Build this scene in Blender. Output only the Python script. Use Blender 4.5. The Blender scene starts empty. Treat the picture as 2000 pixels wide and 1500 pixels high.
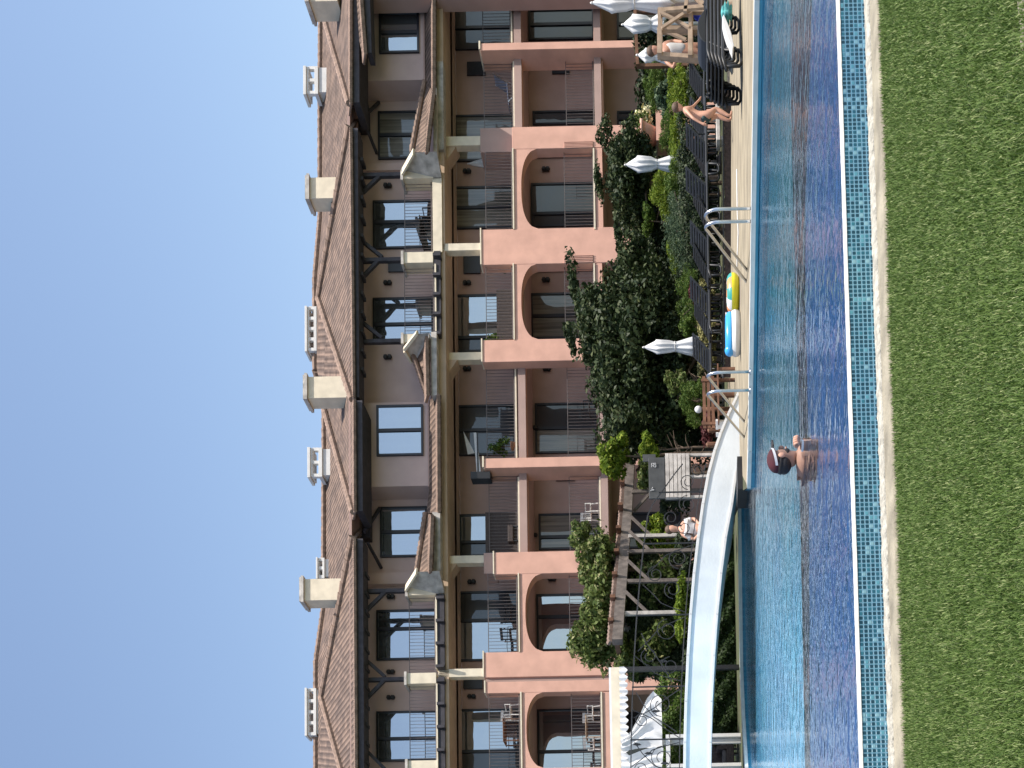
import bpy, bmesh, math, random
import numpy as np
from mathutils import Vector, Matrix
random.seed(7); rng = np.random.default_rng(11)
S = bpy.context.scene
C = S.collection
PI = math.pi
# ---------------------------------------------------------------- camera (sideways photograph, lens shift)
F = 2200.0; U0 = -660.0; V0 = 1354.0; ROLL = math.radians(1.2); EYE = 1.06
YP = 1500 - U0; XP = V0 + (750 - U0) * math.tan(ROLL)
cR, sR = math.cos(ROLL), math.sin(ROLL)
cam = bpy.data.cameras.new('camera'); co = bpy.data.objects.new('camera', cam); C.objects.link(co)
cam.sensor_fit = 'HORIZONTAL'; cam.sensor_width = 36; cam.lens = F / 2000 * 36
cam.shift_x = (1000 - XP) / 2000; cam.shift_y = (YP - 750) / 2000
cam.clip_end = 3000; cam.clip_start = 0.05
co.matrix_world = Matrix(((-sR, cR, 0, 0), (0, 0, -1, 0), (-cR, -sR, 0, EYE), (0, 0, 0, 1)))
S.camera = co
S.render.resolution_x = 1024; S.render.resolution_y = 768
# ---------------------------------------------------------------- light
SUN = Vector((0.30, -0.36, 1.0)).normalized()
w = bpy.data.worlds.new('World'); S.world = w; w.use_nodes = True
nt = w.node_tree; nt.nodes.clear()
sky = nt.nodes.new('ShaderNodeTexSky'); sky.sky_type = 'NISHITA'; sky.sun_disc = False
sky.sun_elevation = math.asin(SUN.z); sky.sun_rotation = math.atan2(SUN.x, SUN.y)
sky.altitude = 0; sky.air_density = 1.0; sky.dust_density = 1.8; sky.ozone_density = 0.6
bg = nt.nodes.new('ShaderNodeBackground'); bg.inputs['Strength'].default_value = 0.125
wo = nt.nodes.new('ShaderNodeOutputWorld')
nt.links.new(sky.outputs[0], bg.inputs[0]); nt.links.new(bg.outputs[0], wo.inputs[0])
sl = bpy.data.lights.new('sun', 'SUN'); sl.energy = 4.2; sl.angle = math.radians(0.5); sl.color = (1.0, 0.93, 0.84)
so = bpy.data.objects.new('sun', sl); C.objects.link(so)
so.rotation_euler = SUN.to_track_quat('Z', 'Y').to_euler()
S.view_settings.view_transform = 'Standard'; S.view_settings.look = 'None'
S.view_settings.gamma = 1.0; S.view_settings.exposure = 0.75
# ---------------------------------------------------------------- picture measurements -> places in the world
def ray(x, y):
    a = x - XP; b = -(y - YP)
    return Vector(((-sR * a + cR * b) / F, 1.0, -(cR * a + sR * b) / F))
def W(x, y, Y):            # point at a known distance
    r = ray(x, y); return Vector((r.x * Y, Y, EYE + r.z * Y))
def G(x, y, z=0.0):        # point on a level surface
    r = ray(x, y); t = (z - EYE) / r.z; return Vector((r.x * t, t, z))
PSI = math.radians(3.0)
BT = Vector((math.cos(PSI), math.sin(PSI), 0)); BN = Vector((math.sin(PSI), -math.cos(PSI), 0))
BO = W(1404, 750, 42.3); BO.z = 0.0
def B(x, y, o=0.0):        # building-local (along, up) on a plane o metres in front of the main facade
    r = ray(x, y); E0 = Vector((0, 0, EYE)); k = (BO + BN * o - E0).dot(BN) / r.dot(BN); P = E0 + r * k
    return (P - BO).dot(BT), P.z
# ---------------------------------------------------------------- materials
def nodemat(name):
    m = bpy.data.materials.new(name); m.use_nodes = True
    n = m.node_tree; b = n.nodes['Principled BSDF']; return m, n, b
def L(n, a, b): n.links.new(a, b)
def mat(name, col, rough=0.7, var=0.12, scale=6.0, bump=0.0, bscale=40.0, metal=0.0, spec=0.5, col2=None, detail=5):
    m, n, b = nodemat(name)
    b.inputs['Roughness'].default_value = rough; b.inputs['Metallic'].default_value = metal
    b.inputs['Specular IOR Level'].default_value = spec
    tc = n.nodes.new('ShaderNodeTexCoord'); nz = n.nodes.new('ShaderNodeTexNoise')
    nz.inputs['Scale'].default_value = scale; nz.inputs['Detail'].default_value = detail
    L(n, tc.outputs['Object'], nz.inputs['Vector'])
    cr = n.nodes.new('ShaderNodeValToRGB')
    c2 = col2 if col2 else tuple(min(1, c * (1 + var)) for c in col)
    c1 = col if col2 else tuple(c * (1 - var) for c in col)
    cr.color_ramp.elements[0].position = 0.32; cr.color_ramp.elements[0].color = (*c1, 1)
    cr.color_ramp.elements[1].position = 0.68; cr.color_ramp.elements[1].color = (*c2, 1)
    L(n, nz.outputs['Fac'], cr.inputs[0]); L(n, cr.outputs[0], b.inputs['Base Color'])
    if bump:
        n2 = n.nodes.new('ShaderNodeTexNoise'); n2.inputs['Scale'].default_value = bscale; n2.inputs['Detail'].default_value = 4
        L(n, tc.outputs['Object'], n2.inputs['Vector'])
        bp = n.nodes.new('ShaderNodeBump'); bp.inputs['Strength'].default_value = bump; bp.inputs['Distance'].default_value = 0.02
        L(n, n2.outputs['Fac'], bp.inputs['Height']); L(n, bp.outputs[0], b.inputs['Normal'])
    return m
def leafmat(name, c1, c2, c3=None, trans=0.25):
    m, n, b = nodemat(name)
    g = n.nodes.new('ShaderNodeNewGeometry'); cr = n.nodes.new('ShaderNodeValToRGB')
    cr.color_ramp.elements[0].color = (*c1, 1); cr.color_ramp.elements[1].color = (*c2, 1)
    if c3:
        e = cr.color_ramp.elements.new(0.93); e.color = (*c2, 1); cr.color_ramp.elements[2].color = (*c3, 1)
        cr.color_ramp.elements[1].position = 0.8
    L(n, g.outputs['Random Per Island'], cr.inputs[0]); L(n, cr.outputs[0], b.inputs['Base Color'])
    b.inputs['Roughness'].default_value = 0.55; b.inputs['Specular IOR Level'].default_value = 0.2
    tr = n.nodes.new('ShaderNodeBsdfTranslucent'); L(n, cr.outputs[0], tr.inputs[0])
    mx = n.nodes.new('ShaderNodeMixShader'); mx.inputs[0].default_value = trans
    o = n.nodes['Material Output']; L(n, b.outputs[0], mx.inputs[1]); L(n, tr.outputs[0], mx.inputs[2]); L(n, mx.outputs[0], o.inputs[0])
    return m
M = {}
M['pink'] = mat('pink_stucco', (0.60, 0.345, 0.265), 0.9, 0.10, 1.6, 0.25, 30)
M['pinkshade'] = mat('pink_stucco_shade_dark', (0.38, 0.262, 0.228), 0.9, 0.08, 1.3, 0.2, 30)  # darker copy of the pink stucco, recess shade put into the colour
M['topshade'] = mat('pink_stucco_shade_grey', (0.48, 0.36, 0.33), 0.9, 0.07, 1.3, 0.2, 30)  # same pink stucco greyed, the shade under the eaves put into its colour
M['cream'] = mat('cream_stone', (0.66, 0.58, 0.45), 0.85, 0.10, 3.0, 0.2, 30)
M['soffit'] = mat('beige_soffit_plaster', (0.50, 0.37, 0.27), 0.9, 0.1, 2.0)
M['old'] = mat('weathered_white_stone', (0.42, 0.39, 0.36), 0.9, 0.3, 4.0, 0.3, 30)
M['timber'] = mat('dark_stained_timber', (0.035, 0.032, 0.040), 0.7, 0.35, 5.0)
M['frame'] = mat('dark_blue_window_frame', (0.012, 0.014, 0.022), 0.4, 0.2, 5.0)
M['rail'] = mat('grey_iron_railing', (0.13, 0.11, 0.105), 0.5, 0.2, 5.0, metal=0.3)
M['black'] = mat('black_iron', (0.012, 0.012, 0.014), 0.5, 0.3, 8.0)
M['white'] = mat('white_paint', (0.62, 0.61, 0.59), 0.6, 0.06, 4.0)
M['bridge'] = mat('white_bridge_render', (0.60, 0.635, 0.65), 0.8, 0.10, 1.4, 0.2, 20)
M['canvas'] = mat('white_parasol_canvas', (0.66, 0.66, 0.66), 0.9, 0.06, 5.0)
M['steel'] = mat('brushed_steel', (0.55, 0.56, 0.57), 0.28, 0.1, 8.0, metal=1.0)
M['wood'] = mat('pale_weathered_wood', (0.33, 0.245, 0.175), 0.8, 0.25, 6.0)
M['brown'] = mat('brown_timber', (0.14, 0.065, 0.035), 0.8, 0.3, 6.0)
M['greywood'] = mat('grey_weathered_beam', (0.13, 0.108, 0.095), 0.85, 0.35, 5.0, 0.4, 25)
M['plastic'] = mat('anthracite_plastic', (0.009, 0.011, 0.014), 0.5, 0.3, 4.0)
M['wicker'] = mat('dark_brown_wicker', (0.045, 0.03, 0.025), 0.7, 0.5, 20.0)
M['yellow'] = mat('glossy_yellow_vinyl', (0.75, 0.68, 0.03), 0.25, 0.06, 3.0)
M['bluev'] = mat('glossy_blue_vinyl', (0.05, 0.34, 0.72), 0.25, 0.15, 3.0)
M['orange'] = mat('orange_print_vinyl', (0.75, 0.30, 0.12), 0.3, 0.1, 3.0)
M['tealv'] = mat('teal_print_vinyl', (0.04, 0.30, 0.27), 0.3, 0.1, 3.0)
M['towel'] = mat('white_towel', (0.60, 0.60, 0.60), 0.95, 0.05, 10.0)
M['turq'] = mat('turquoise_towel', (0.10, 0.38, 0.38), 0.95, 0.2, 10.0)
M['bluecloth'] = mat('royal_blue_cloth', (0.02, 0.04, 0.35), 0.95, 0.3, 10.0)
M['skin'] = mat('sunlit_skin', (0.50, 0.27, 0.185), 0.55, 0.10, 9.0)
M['skin2'] = mat('shade_dark_skin', (0.30, 0.17, 0.12), 0.6, 0.12, 9.0)  # darker copy of the skin, shade put into the swimmer's colour
M['hair'] = mat('brown_hair', (0.09, 0.055, 0.035), 0.7, 0.3, 30.0)
M['beard'] = mat('black_hair', (0.012, 0.01, 0.01), 0.7, 0.3, 30.0)
M['redcap'] = mat('dark_red_cotton', (0.055, 0.008, 0.014), 0.85, 0.3, 9.0)
M['swim'] = mat('dark_teal_swimwear', (0.03, 0.06, 0.06), 0.8, 0.3, 9.0)
M['slate'] = mat('dark_slate_board', (0.045, 0.048, 0.05), 0.7, 0.25, 5.0)
M['bark'] = mat('brown_bark', (0.12, 0.085, 0.06), 0.95, 0.35, 9.0, 0.6, 25)
M['cushion'] = mat('grey_cushion', (0.10, 0.09, 0.09), 0.95, 0.2, 8.0)
M['khaki'] = mat('khaki_towel', (0.45, 0.43, 0.33), 0.95, 0.2, 14.0)
M['soil'] = mat('garden_soil', (0.07, 0.055, 0.035), 1.0, 0.4, 3.0, 0.4, 12, col2=(0.05, 0.08, 0.025))
M['coping'] = mat('white_pool_coping', (0.56, 0.56, 0.53), 0.75, 0.08, 6.0, 0.15, 60)
M['lip'] = mat('rough_white_render', (0.36, 0.345, 0.30), 0.95, 0.3, 16.0, 0.9, 45)
M['curb'] = mat('cream_concrete_kerb', (0.255, 0.23, 0.175), 0.9, 0.3, 5.0, 0.6, 50)
M['deck'] = mat('beige_stone_deck', (0.25, 0.212, 0.145), 0.85, 0.28, 1.6, 0.3, 25)
M['flower'] = mat('cream_petals', (0.72, 0.68, 0.42), 0.8, 0.1, 10.0)

def roof_mat(name, base, hi):
    m, n, b = nodemat(name); b.inputs['Roughness'].default_value = 0.85
    uv = n.nodes.new('ShaderNodeUVMap'); sp = n.nodes.new('ShaderNodeSeparateXYZ'); L(n, uv.outputs[0], sp.inputs[0])
    def math_(op, a, v=None):
        k = n.nodes.new('ShaderNodeMath'); k.operation = op
        if hasattr(a, 'links'): L(n, a, k.inputs[0])
        else: k.inputs[0].default_value = a
        if v is not None:
            if hasattr(v, 'links'): L(n, v, k.inputs[1])
            else: k.inputs[1].default_value = v
        return k.outputs[0]
    su = math_('SINE', math_('MULTIPLY', sp.outputs[0], 2 * PI / 0.23)); rib = math_('ADD', math_('MULTIPLY', su, 0.5), 0.5)
    row = math_('FRACT', math_('MULTIPLY', sp.outputs[1], 1 / 0.34))
    hgt = math_('ADD', rib, math_('MULTIPLY', row, -0.5))
    bp = n.nodes.new('ShaderNodeBump'); bp.inputs['Distance'].default_value = 0.07; bp.inputs['Strength'].default_value = 1.0
    L(n, hgt, bp.inputs['Height']); L(n, bp.outputs[0], b.inputs['Normal'])
    fu = math_('FLOOR', math_('MULTIPLY', sp.outputs[0], 1 / 0.23)); fv = math_('FLOOR', math_('MULTIPLY', sp.outputs[1], 1 / 0.34))
    cx = n.nodes.new('ShaderNodeCombineXYZ'); L(n, fu, cx.inputs[0]); L(n, fv, cx.inputs[1])
    wn = n.nodes.new('ShaderNodeTexWhiteNoise'); L(n, cx.outputs[0], wn.inputs['Vector'])
    f = math_('MULTIPLY', wn.outputs['Value'], math_('ADD', math_('MULTIPLY', rib, 0.65), 0.35))
    f2 = math_('ADD', f, math_('MULTIPLY', rib, 0.35))
    cr = n.nodes.new('ShaderNodeValToRGB'); cr.color_ramp.elements[0].color = (*base, 1); cr.color_ramp.elements[1].color = (*hi, 1)
    L(n, f2, cr.inputs[0])
    nz = n.nodes.new('ShaderNodeTexNoise'); nz.inputs['Scale'].default_value = 0.9; nz.inputs['Detail'].default_value = 4
    L(n, uv.outputs[0], nz.inputs['Vector'])
    mx = n.nodes.new('ShaderNodeMixRGB'); mx.blend_type = 'MULTIPLY'; mx.inputs[0].default_value = 0.6
    c2 = n.nodes.new('ShaderNodeValToRGB'); c2.color_ramp.elements[0].color = (0.55, 0.55, 0.58, 1); c2.color_ramp.elements[0].position = 0.3
    c2.color_ramp.elements[1].color = (1.1, 1.05, 1, 1); c2.color_ramp.elements[1].position = 0.7
    L(n, nz.outputs[0], c2.inputs[0]); L(n, cr.outputs[0], mx.inputs[1]); L(n, c2.outputs[0], mx.inputs[2]); L(n, mx.outputs[0], b.inputs['Base Color'])
    return m
M['roof'] = roof_mat('brown_clay_roof_tiles', (0.070, 0.046, 0.036), (0.225, 0.155, 0.118))
M['ridge'] = mat('ridge_tiles', (0.225, 0.155, 0.12), 0.9, 0.35, 5.0)

def glass_mat(name, refl, base, curtain=0.0):
    m, n, b = nodemat(name)
    b.inputs['Base Color'].default_value = (*base, 1); b.inputs['Roughness'].default_value = 0.4
    gl = n.nodes.new('ShaderNodeBsdfGlossy'); gl.inputs['Roughness'].default_value = 0.015
    gl.inputs['Color'].default_value = (0.66, 0.73, 0.80, 1)
    mx = n.nodes.new('ShaderNodeMixShader'); mx.inputs[0].default_value = refl
    o = n.nodes['Material Output']; L(n, b.outputs[0], mx.inputs[1]); L(n, gl.outputs[0], mx.inputs[2]); L(n, mx.outputs[0], o.inputs[0])
    tc = n.nodes.new('ShaderNodeTexCoord')
    nz = n.nodes.new('ShaderNodeTexNoise'); nz.inputs['Scale'].default_value = 0.8; L(n, tc.outputs['Object'], nz.inputs['Vector'])
    bp = n.nodes.new('ShaderNodeBump'); bp.inputs['Strength'].default_value = 0.03; bp.inputs['Distance'].default_value = 0.3
    L(n, nz.outputs[0], bp.inputs['Height']); L(n, bp.outputs[0], gl.inputs['Normal'])
    if curtain:
        mp = n.nodes.new('ShaderNodeMapping'); mp.inputs['Scale'].default_value = (9, 9, 0.4); L(n, tc.outputs['Object'], mp.inputs[0])
        n2 = n.nodes.new('ShaderNodeTexNoise'); n2.inputs['Scale'].default_value = 1.0; n2.inputs['Detail'].default_value = 3; L(n, mp.outputs[0], n2.inputs['Vector'])
        cr = n.nodes.new('ShaderNodeValToRGB'); cr.color_ramp.elements[0].position = 0.35; cr.color_ramp.elements[1].position = 0.7
        cr.color_ramp.elements[0].color = (*[c * 0.5 for c in base], 1); cr.color_ramp.elements[1].color = (*[c * 1.6 for c in base], 1)
        L(n, n2.outputs[0], cr.inputs[0]); L(n, cr.outputs[0], b.inputs['Base Color'])
    return m
M['gsky'] = glass_mat('reflective_window_glass', 0.50, (0.045, 0.055, 0.065), 1)
M['gdark'] = glass_mat('dark_window_glass', 0.07, (0.012, 0.012, 0.015))
M['gcurt'] = glass_mat('window_glass_with_curtain', 0.08, (0.12, 0.11, 0.09), 1)

def tile_mat(name, cols, grout, size, rough=0.25, gw=0.10, axis=0, big=0.5):
    m, n, b = nodemat(name); b.inputs['Roughness'].default_value = rough
    uv = n.nodes.new('ShaderNodeUVMap')
    sp = n.nodes.new('ShaderNodeSeparateXYZ'); L(n, uv.outputs[0], sp.inputs[0])
    def mm(op, a, v=None):
        k = n.nodes.new('ShaderNodeMath'); k.operation = op; L(n, a, k.inputs[0])
        if v is not None:
            if hasattr(v, 'links'): L(n, v, k.inputs[1])
            else: k.inputs[1].default_value = v
        return k.outputs[0]
    u = mm('MULTIPLY', sp.outputs[0], 1 / size); v = mm('MULTIPLY', sp.outputs[1], 1 / size)
    cu = mm('FLOOR', u); cv = mm('FLOOR', v)
    cx = n.nodes.new('ShaderNodeCombineXYZ'); L(n, cu, cx.inputs[0]); L(n, cv, cx.inputs[1])
    wn = n.nodes.new('ShaderNodeTexWhiteNoise'); L(n, cx.outputs[0], wn.inputs['Vector'])
    cr = n.nodes.new('ShaderNodeValToRGB'); cr.color_ramp.interpolation = 'CONSTANT'
    els = cr.color_ramp.elements
    while len(els) < len(cols): els.new(0.5)
    for i, (p, c) in enumerate(cols): els[i].position = p; els[i].color = (*c, 1)
    L(n, wn.outputs['Value'], cr.inputs[0])
    fu = mm('ABSOLUTE', mm('SUBTRACT', mm('FRACT', u), 0.5)); fv = mm('ABSOLUTE', mm('SUBTRACT', mm('FRACT', v), 0.5))
    mxv = mm('MAXIMUM', fu, fv)
    dd = mm('POWER', mm('ADD', mm('POWER', fu, 4.0), mm('POWER', fv, 4.0)), 0.25)
    st = n.nodes.new('ShaderNodeMapRange'); st.inputs[1].default_value = 0.5 - gw - 0.04; st.inputs[2].default_value = 0.5 - gw + 0.04
    L(n, dd, st.inputs[0])
    nz = n.nodes.new('ShaderNodeTexNoise'); nz.inputs['Scale'].default_value = big; nz.inputs['Detail'].default_value = 5; L(n, uv.outputs[0], nz.inputs['Vector'])
    c3 = n.nodes.new('ShaderNodeValToRGB'); c3.color_ramp.elements[0].position = 0.35; c3.color_ramp.elements[1].position = 0.65
    c3.color_ramp.elements[0].color = (0.72, 0.8, 0.95, 1); c3.color_ramp.elements[1].color = (1.2, 1.12, 1.05, 1); L(n, nz.outputs[0], c3.inputs[0])
    mx = n.nodes.new('ShaderNodeMixRGB'); L(n, st.outputs[0], mx.inputs[0]); L(n, cr.outputs[0], mx.inputs[1]); mx.inputs[2].default_value = (*grout, 1)
    m2 = n.nodes.new('ShaderNodeMixRGB'); m2.blend_type = 'MULTIPLY'; m2.inputs[0].default_value = 0.8; L(n, mx.outputs[0], m2.inputs[1]); L(n, c3.outputs[0], m2.inputs[2])
    L(n, m2.outputs[0], b.inputs['Base Color'])
    bp = n.nodes.new('ShaderNodeBump'); bp.inputs['Distance'].default_value = 0.003; bp.inputs['Strength'].default_value = 0.7; bp.invert = True
    L(n, st.outputs[0], bp.inputs['Height']); L(n, bp.outputs[0], b.inputs['Normal'])
    return m
M['mosaic'] = tile_mat('teal_glass_mosaic', [(0, (0.010, 0.055, 0.085)), (0.42, (0.013, 0.075, 0.115)), (0.68, (0.018, 0.10, 0.145)), (0.84, (0.03, 0.15, 0.20)), (0.90, (0.09, 0.27, 0.33)), (0.95, (0.19, 0.36, 0.41))], (0.14, 0.30, 0.39), 0.0300, 0.3, 0.115)
M['floor_teal'] = tile_mat('teal_pool_floor_mosaic', [(0, (0.025, 0.17, 0.26)), (0.4, (0.035, 0.22, 0.32)), (0.8, (0.05, 0.27, 0.38))], (0.05, 0.26, 0.36), 0.12, 0.4, 0.06, big=0.4)
M['floor_blue'] = tile_mat('blue_pool_shelf_mosaic', [(0, (0.022, 0.082, 0.225)), (0.4, (0.027, 0.098, 0.25)), (0.8, (0.035, 0.115, 0.28))], (0.038, 0.115, 0.28), 0.05, 0.4, 0.06, big=0.9)
for _i in range(9):  # tile colours brighten strip by strip, standing in for lighter shallow water
    _f = (_i / 8) ** .8; _mx = lambda a, b: tuple(p + (q - p) * _f for p, q in zip(a, b))
    M['floor_light%d' % _i] = tile_mat('depth_graded_floor_mosaic', [(0, _mx((0.014, 0.10, 0.15), (0.075, 0.28, 0.43))), (0.4, _mx((0.02, 0.13, 0.185), (0.10, 0.34, 0.50))), (0.8, _mx((0.03, 0.17, 0.23), (0.13, 0.40, 0.56)))], _mx((0.03, 0.16, 0.22), (0.13, 0.40, 0.56)), 0.12, 0.4, 0.06, big=0.5)
M['floor_navy'] = mat('navy_pool_channel', (0.02, 0.022, 0.05), 0.6, 0.35, 1.5)

def water_mat():
    m = bpy.data.materials.new('pool_water'); m.use_nodes = True; n = m.node_tree; n.nodes.clear()
    o = n.nodes.new('ShaderNodeOutputMaterial'); tc = n.nodes.new('ShaderNodeTexCoord')
    mp = n.nodes.new('ShaderNodeMapping'); mp.inputs['Scale'].default_value = (1.0, 1.0, 1.0); L(n, tc.outputs['Object'], mp.inputs[0])
    n1 = n.nodes.new('ShaderNodeTexNoise'); n1.inputs['Scale'].default_value = 2.6; n1.inputs['Detail'].default_value = 3.0; n1.inputs['Roughness'].default_value = 0.55
    n2 = n.nodes.new('ShaderNodeTexNoise'); n2.inputs['Scale'].default_value = 9.0; n2.inputs['Detail'].default_value = 2.0
    L(n, mp.outputs[0], n1.inputs['Vector']); L(n, mp.outputs[0], n2.inputs['Vector'])
    ad = n.nodes.new('ShaderNodeMath'); ad.operation = 'MULTIPLY_ADD'; L(n, n2.outputs[0], ad.inputs[0]); ad.inputs[1].default_value = 0.28; L(n, n1.outputs[0], ad.inputs[2])
    bp = n.nodes.new('ShaderNodeBump'); bp.inputs['Strength'].default_value = 1.0; bp.inputs['Distance'].default_value = 0.028
    L(n, ad.outputs[0], bp.inputs['Height'])
    fr = n.nodes.new('ShaderNodeFresnel'); fr.inputs['IOR'].default_value = 1.33; L(n, bp.outputs[0], fr.inputs['Normal'])
    tr = n.nodes.new('ShaderNodeBsdfTransparent'); tr.inputs[0].default_value = (0.80, 0.93, 0.97, 1)
    gl = n.nodes.new('ShaderNodeBsdfGlossy'); gl.inputs['Roughness'].default_value = 0.03; gl.inputs['Color'].default_value = (0.9, 0.95, 1.0, 1)
    L(n, bp.outputs[0], gl.inputs['Normal'])
    mx = n.nodes.new('ShaderNodeMixShader'); L(n, fr.outputs[0], mx.inputs[0]); L(n, tr.outputs[0], mx.inputs[1]); L(n, gl.outputs[0], mx.inputs[2])
    L(n, mx.outputs[0], o.inputs[0]); return m
M['water'] = water_mat()
M['grass'] = leafmat('grass_blades', (0.055, 0.102, 0.018), (0.135, 0.205, 0.050), (0.32, 0.36, 0.16), 0.25)
M['lawn'] = mat('lawn_soil', (0.03, 0.055, 0.010), 1.0, 0.3, 6.0, 0.4, 30)

# ---------------------------------------------------------------- mesh builder
class MB:
    def __init__(s): s.v = []; s.f = []; s.a = []; s.marks = []
    def mark(s): s.marks.append(len(s.a))
    def add(s, vs, fs):
        k = len(s.v); s.a.append((k, len(s.f))); s.v += [tuple(p) for p in vs]; s.f += [tuple(i + k for i in f) for f in fs]
    def box(s, x0, x1, y0, y1, z0, z1):
        x0, x1 = min(x0, x1), max(x0, x1); y0, y1 = min(y0, y1), max(y0, y1); z0, z1 = min(z0, z1), max(z0, z1)
        s.add([(x0,y0,z0),(x1,y0,z0),(x1,y1,z0),(x0,y1,z0),(x0,y0,z1),(x1,y0,z1),(x1,y1,z1),(x0,y1,z1)],
              [(0,3,2,1),(4,5,6,7),(0,1,5,4),(1,2,6,5),(2,3,7,6),(3,0,4,7)])
    def beam(s, a, b, w_, h_, up=(0, 0, 1)):
        a = Vector(a); b = Vector(b); d = (b - a).normalized(); up = Vector(up)
        if abs(d.dot(up)) > 0.98: up = Vector((0, 1, 0))
        r = d.cross(up).normalized(); u = r.cross(d).normalized(); vs = []
        for p in (a, b):
            for sx, sz in ((-1, -1), (1, -1), (1, 1), (-1, 1)): vs.append(p + r * sx * w_ / 2 + u * sz * h_ / 2)
        s.add(vs, [(0,1,2,3),(7,6,5,4),(0,4,5,1),(1,5,6,2),(2,6,7,3),(3,7,4,0)])
    def tube(s, pts, r, n=8, close=False):
        pts = [Vector(p) for p in pts]; N = len(pts); rr = r if isinstance(r, (list, tuple)) else [r] * N; vs = []; prev = None
        for i, p in enumerate(pts):
            d = (pts[min(i + 1, N - 1)] - pts[max(i - 1, 0)]) if not close else (pts[(i + 1) % N] - pts[i - 1])
            d = d.normalized() if d.length > 1e-9 else Vector((0, 0, 1))
            a = prev if prev is not None else (Vector((0, 0, 1)) if abs(d.z) < 0.9 else Vector((1, 0, 0)))
            u = (a - d * a.dot(d)); u = u.normalized() if u.length > 1e-6 else d.orthogonal().normalized(); v = d.cross(u); prev = u
            for k in range(n):
                t = 2 * PI * k / n; vs.append(p + (u * math.cos(t) + v * math.sin(t)) * rr[i])
        fs = []
        for i in range(N if close else N - 1):
            j = (i + 1) % N
            for k in range(n): fs.append((i*n+k, i*n+(k+1)%n, j*n+(k+1)%n, j*n+k))
        if not close: fs += [tuple(range(n - 1, -1, -1)), tuple(range((N-1)*n, N*n))]
        s.add(vs, fs)
    def lathe(s, prof, c, n=16, fold=0.0, fk=8, axis=None):
        vs = []
        for (r, z) in prof:
            for k in range(n):
                t = 2 * PI * k / n; q = r * (1 + fold * math.cos(fk * t) if r > 0.02 else 1)
                vs.append((c[0] + q * math.cos(t), c[1] + q * math.sin(t), c[2] + z))
        fs = []
        for i in range(len(prof) - 1):
            for k in range(n): fs.append((i*n+k, i*n+(k+1)%n, (i+1)*n+(k+1)%n, (i+1)*n+k))
        fs += [tuple(range(n - 1, -1, -1)), tuple(range((len(prof)-1)*n, len(prof)*n))]
        s.add(vs, fs)
    def prism(s, poly, off):      # poly: list of 3d points, off: extrusion vector
        off = Vector(off); n = len(poly); vs = [Vector(p) for p in poly] + [Vector(p) + off for p in poly]
        s.add(vs, [tuple(range(n)), tuple(range(2*n-1, n-1, -1))] + [(i, i+n, (i+1)%n+n, (i+1)%n) for i in range(n)])
    def each(s, name, m, parent=None, bevel=0.0, marks=False, smooth=False):
        cuts = (s.marks if marks else list(range(len(s.a)))) + [len(s.a)]
        for a, b in zip(cuts[:-1], cuts[1:]):
            if b <= a: continue
            v0, f0 = s.a[a]; v1, f1 = s.a[b] if b < len(s.a) else (len(s.v), len(s.f))
            q = MB(); q.v = s.v[v0:v1]; q.f = [tuple(i - v0 for i in f) for f in s.f[f0:f1]]; q.build(name, m, parent, smooth, bevel=bevel)
    def build(s, name, m, parent=None, smooth=False, uvs=None, bevel=0.0):
        me = bpy.data.meshes.new(name); me.from_pydata(s.v, [], s.f); me.materials.append(m)
        bm = bmesh.new(); bm.from_mesh(me); bmesh.ops.recalc_face_normals(bm, faces=bm.faces); bm.to_mesh(me); bm.free()
        if uvs:
            l = me.uv_layers.new(name='UVMap')
            for p in me.polygons:
                for li in p.loop_indices: l.data[li].uv = uvs(me.vertices[me.loops[li].vertex_index].co)
        if smooth:
            me.polygons.foreach_set('use_smooth', [True] * len(me.polygons))
        o = bpy.data.objects.new(name, me); C.objects.link(o)
        if parent: o.parent = parent
        if bevel:
            md = o.modifiers.new('bevel', 'BEVEL'); md.width = bevel; md.segments = 2; md.limit_method = 'ANGLE'
        return o
def tag(o, label=None, cat=None, group=None, kind=None):
    if label: o['label'] = label
    if cat: o['category'] = cat
    if group: o['group'] = group
    if kind: o['kind'] = kind
    return o
def thing(name, loc, label, cat, rz=0.0, group=None):
    o = bpy.data.objects.new(name, None); C.objects.link(o); o.location = loc; o.rotation_euler = (0, 0, rz)
    o.empty_display_size = 0.2
    return tag(o, label, cat, group)
def struct(o): o['kind'] = 'structure'; return o
def copy_tree(o, parent=None):
    c = o.copy(); C.objects.link(c)
    if parent: c.parent = parent
    for ch in list(o.children): copy_tree(ch, c)
    return c
#@@SETTING
# ================================================================= SETTING
def sheet(name, pts, m, uv=None):
    mb = MB(); mb.add(pts, [tuple(range(len(pts)))])
    o = mb.build(name, m, uvs=(lambda c: (c.x, c.y)) if uv else None)
    for p in o.data.polygons:
        if p.normal.z < 0: p.flip()
    return struct(o)
R0 = G(1637, 0, 0.008); R1 = G(1683, 1500, 0.008); RT = (R0 - R1).normalized(); RN = Vector((RT.y, -RT.x, 0))   # towards camera
if RN.y > 0: RN = -RN
RA = R1 - RT * 8; RL = (R0 - R1).length + 22
def wp(s, d, z): p = RA + RT * s + RN * d; return Vector((p.x, p.y, z))
# near lawn ground
k0 = wp(-60, 0.275, -0.245); k1 = wp(RL + 60, 0.275, -0.245)
sheet('lawn', [Vector((-200, -200, -0.245)), Vector((200, -200, -0.245)), Vector((200, k1.y, -0.245)), k1, k0, Vector((-200, k0.y, -0.245))], M['lawn'])
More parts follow.
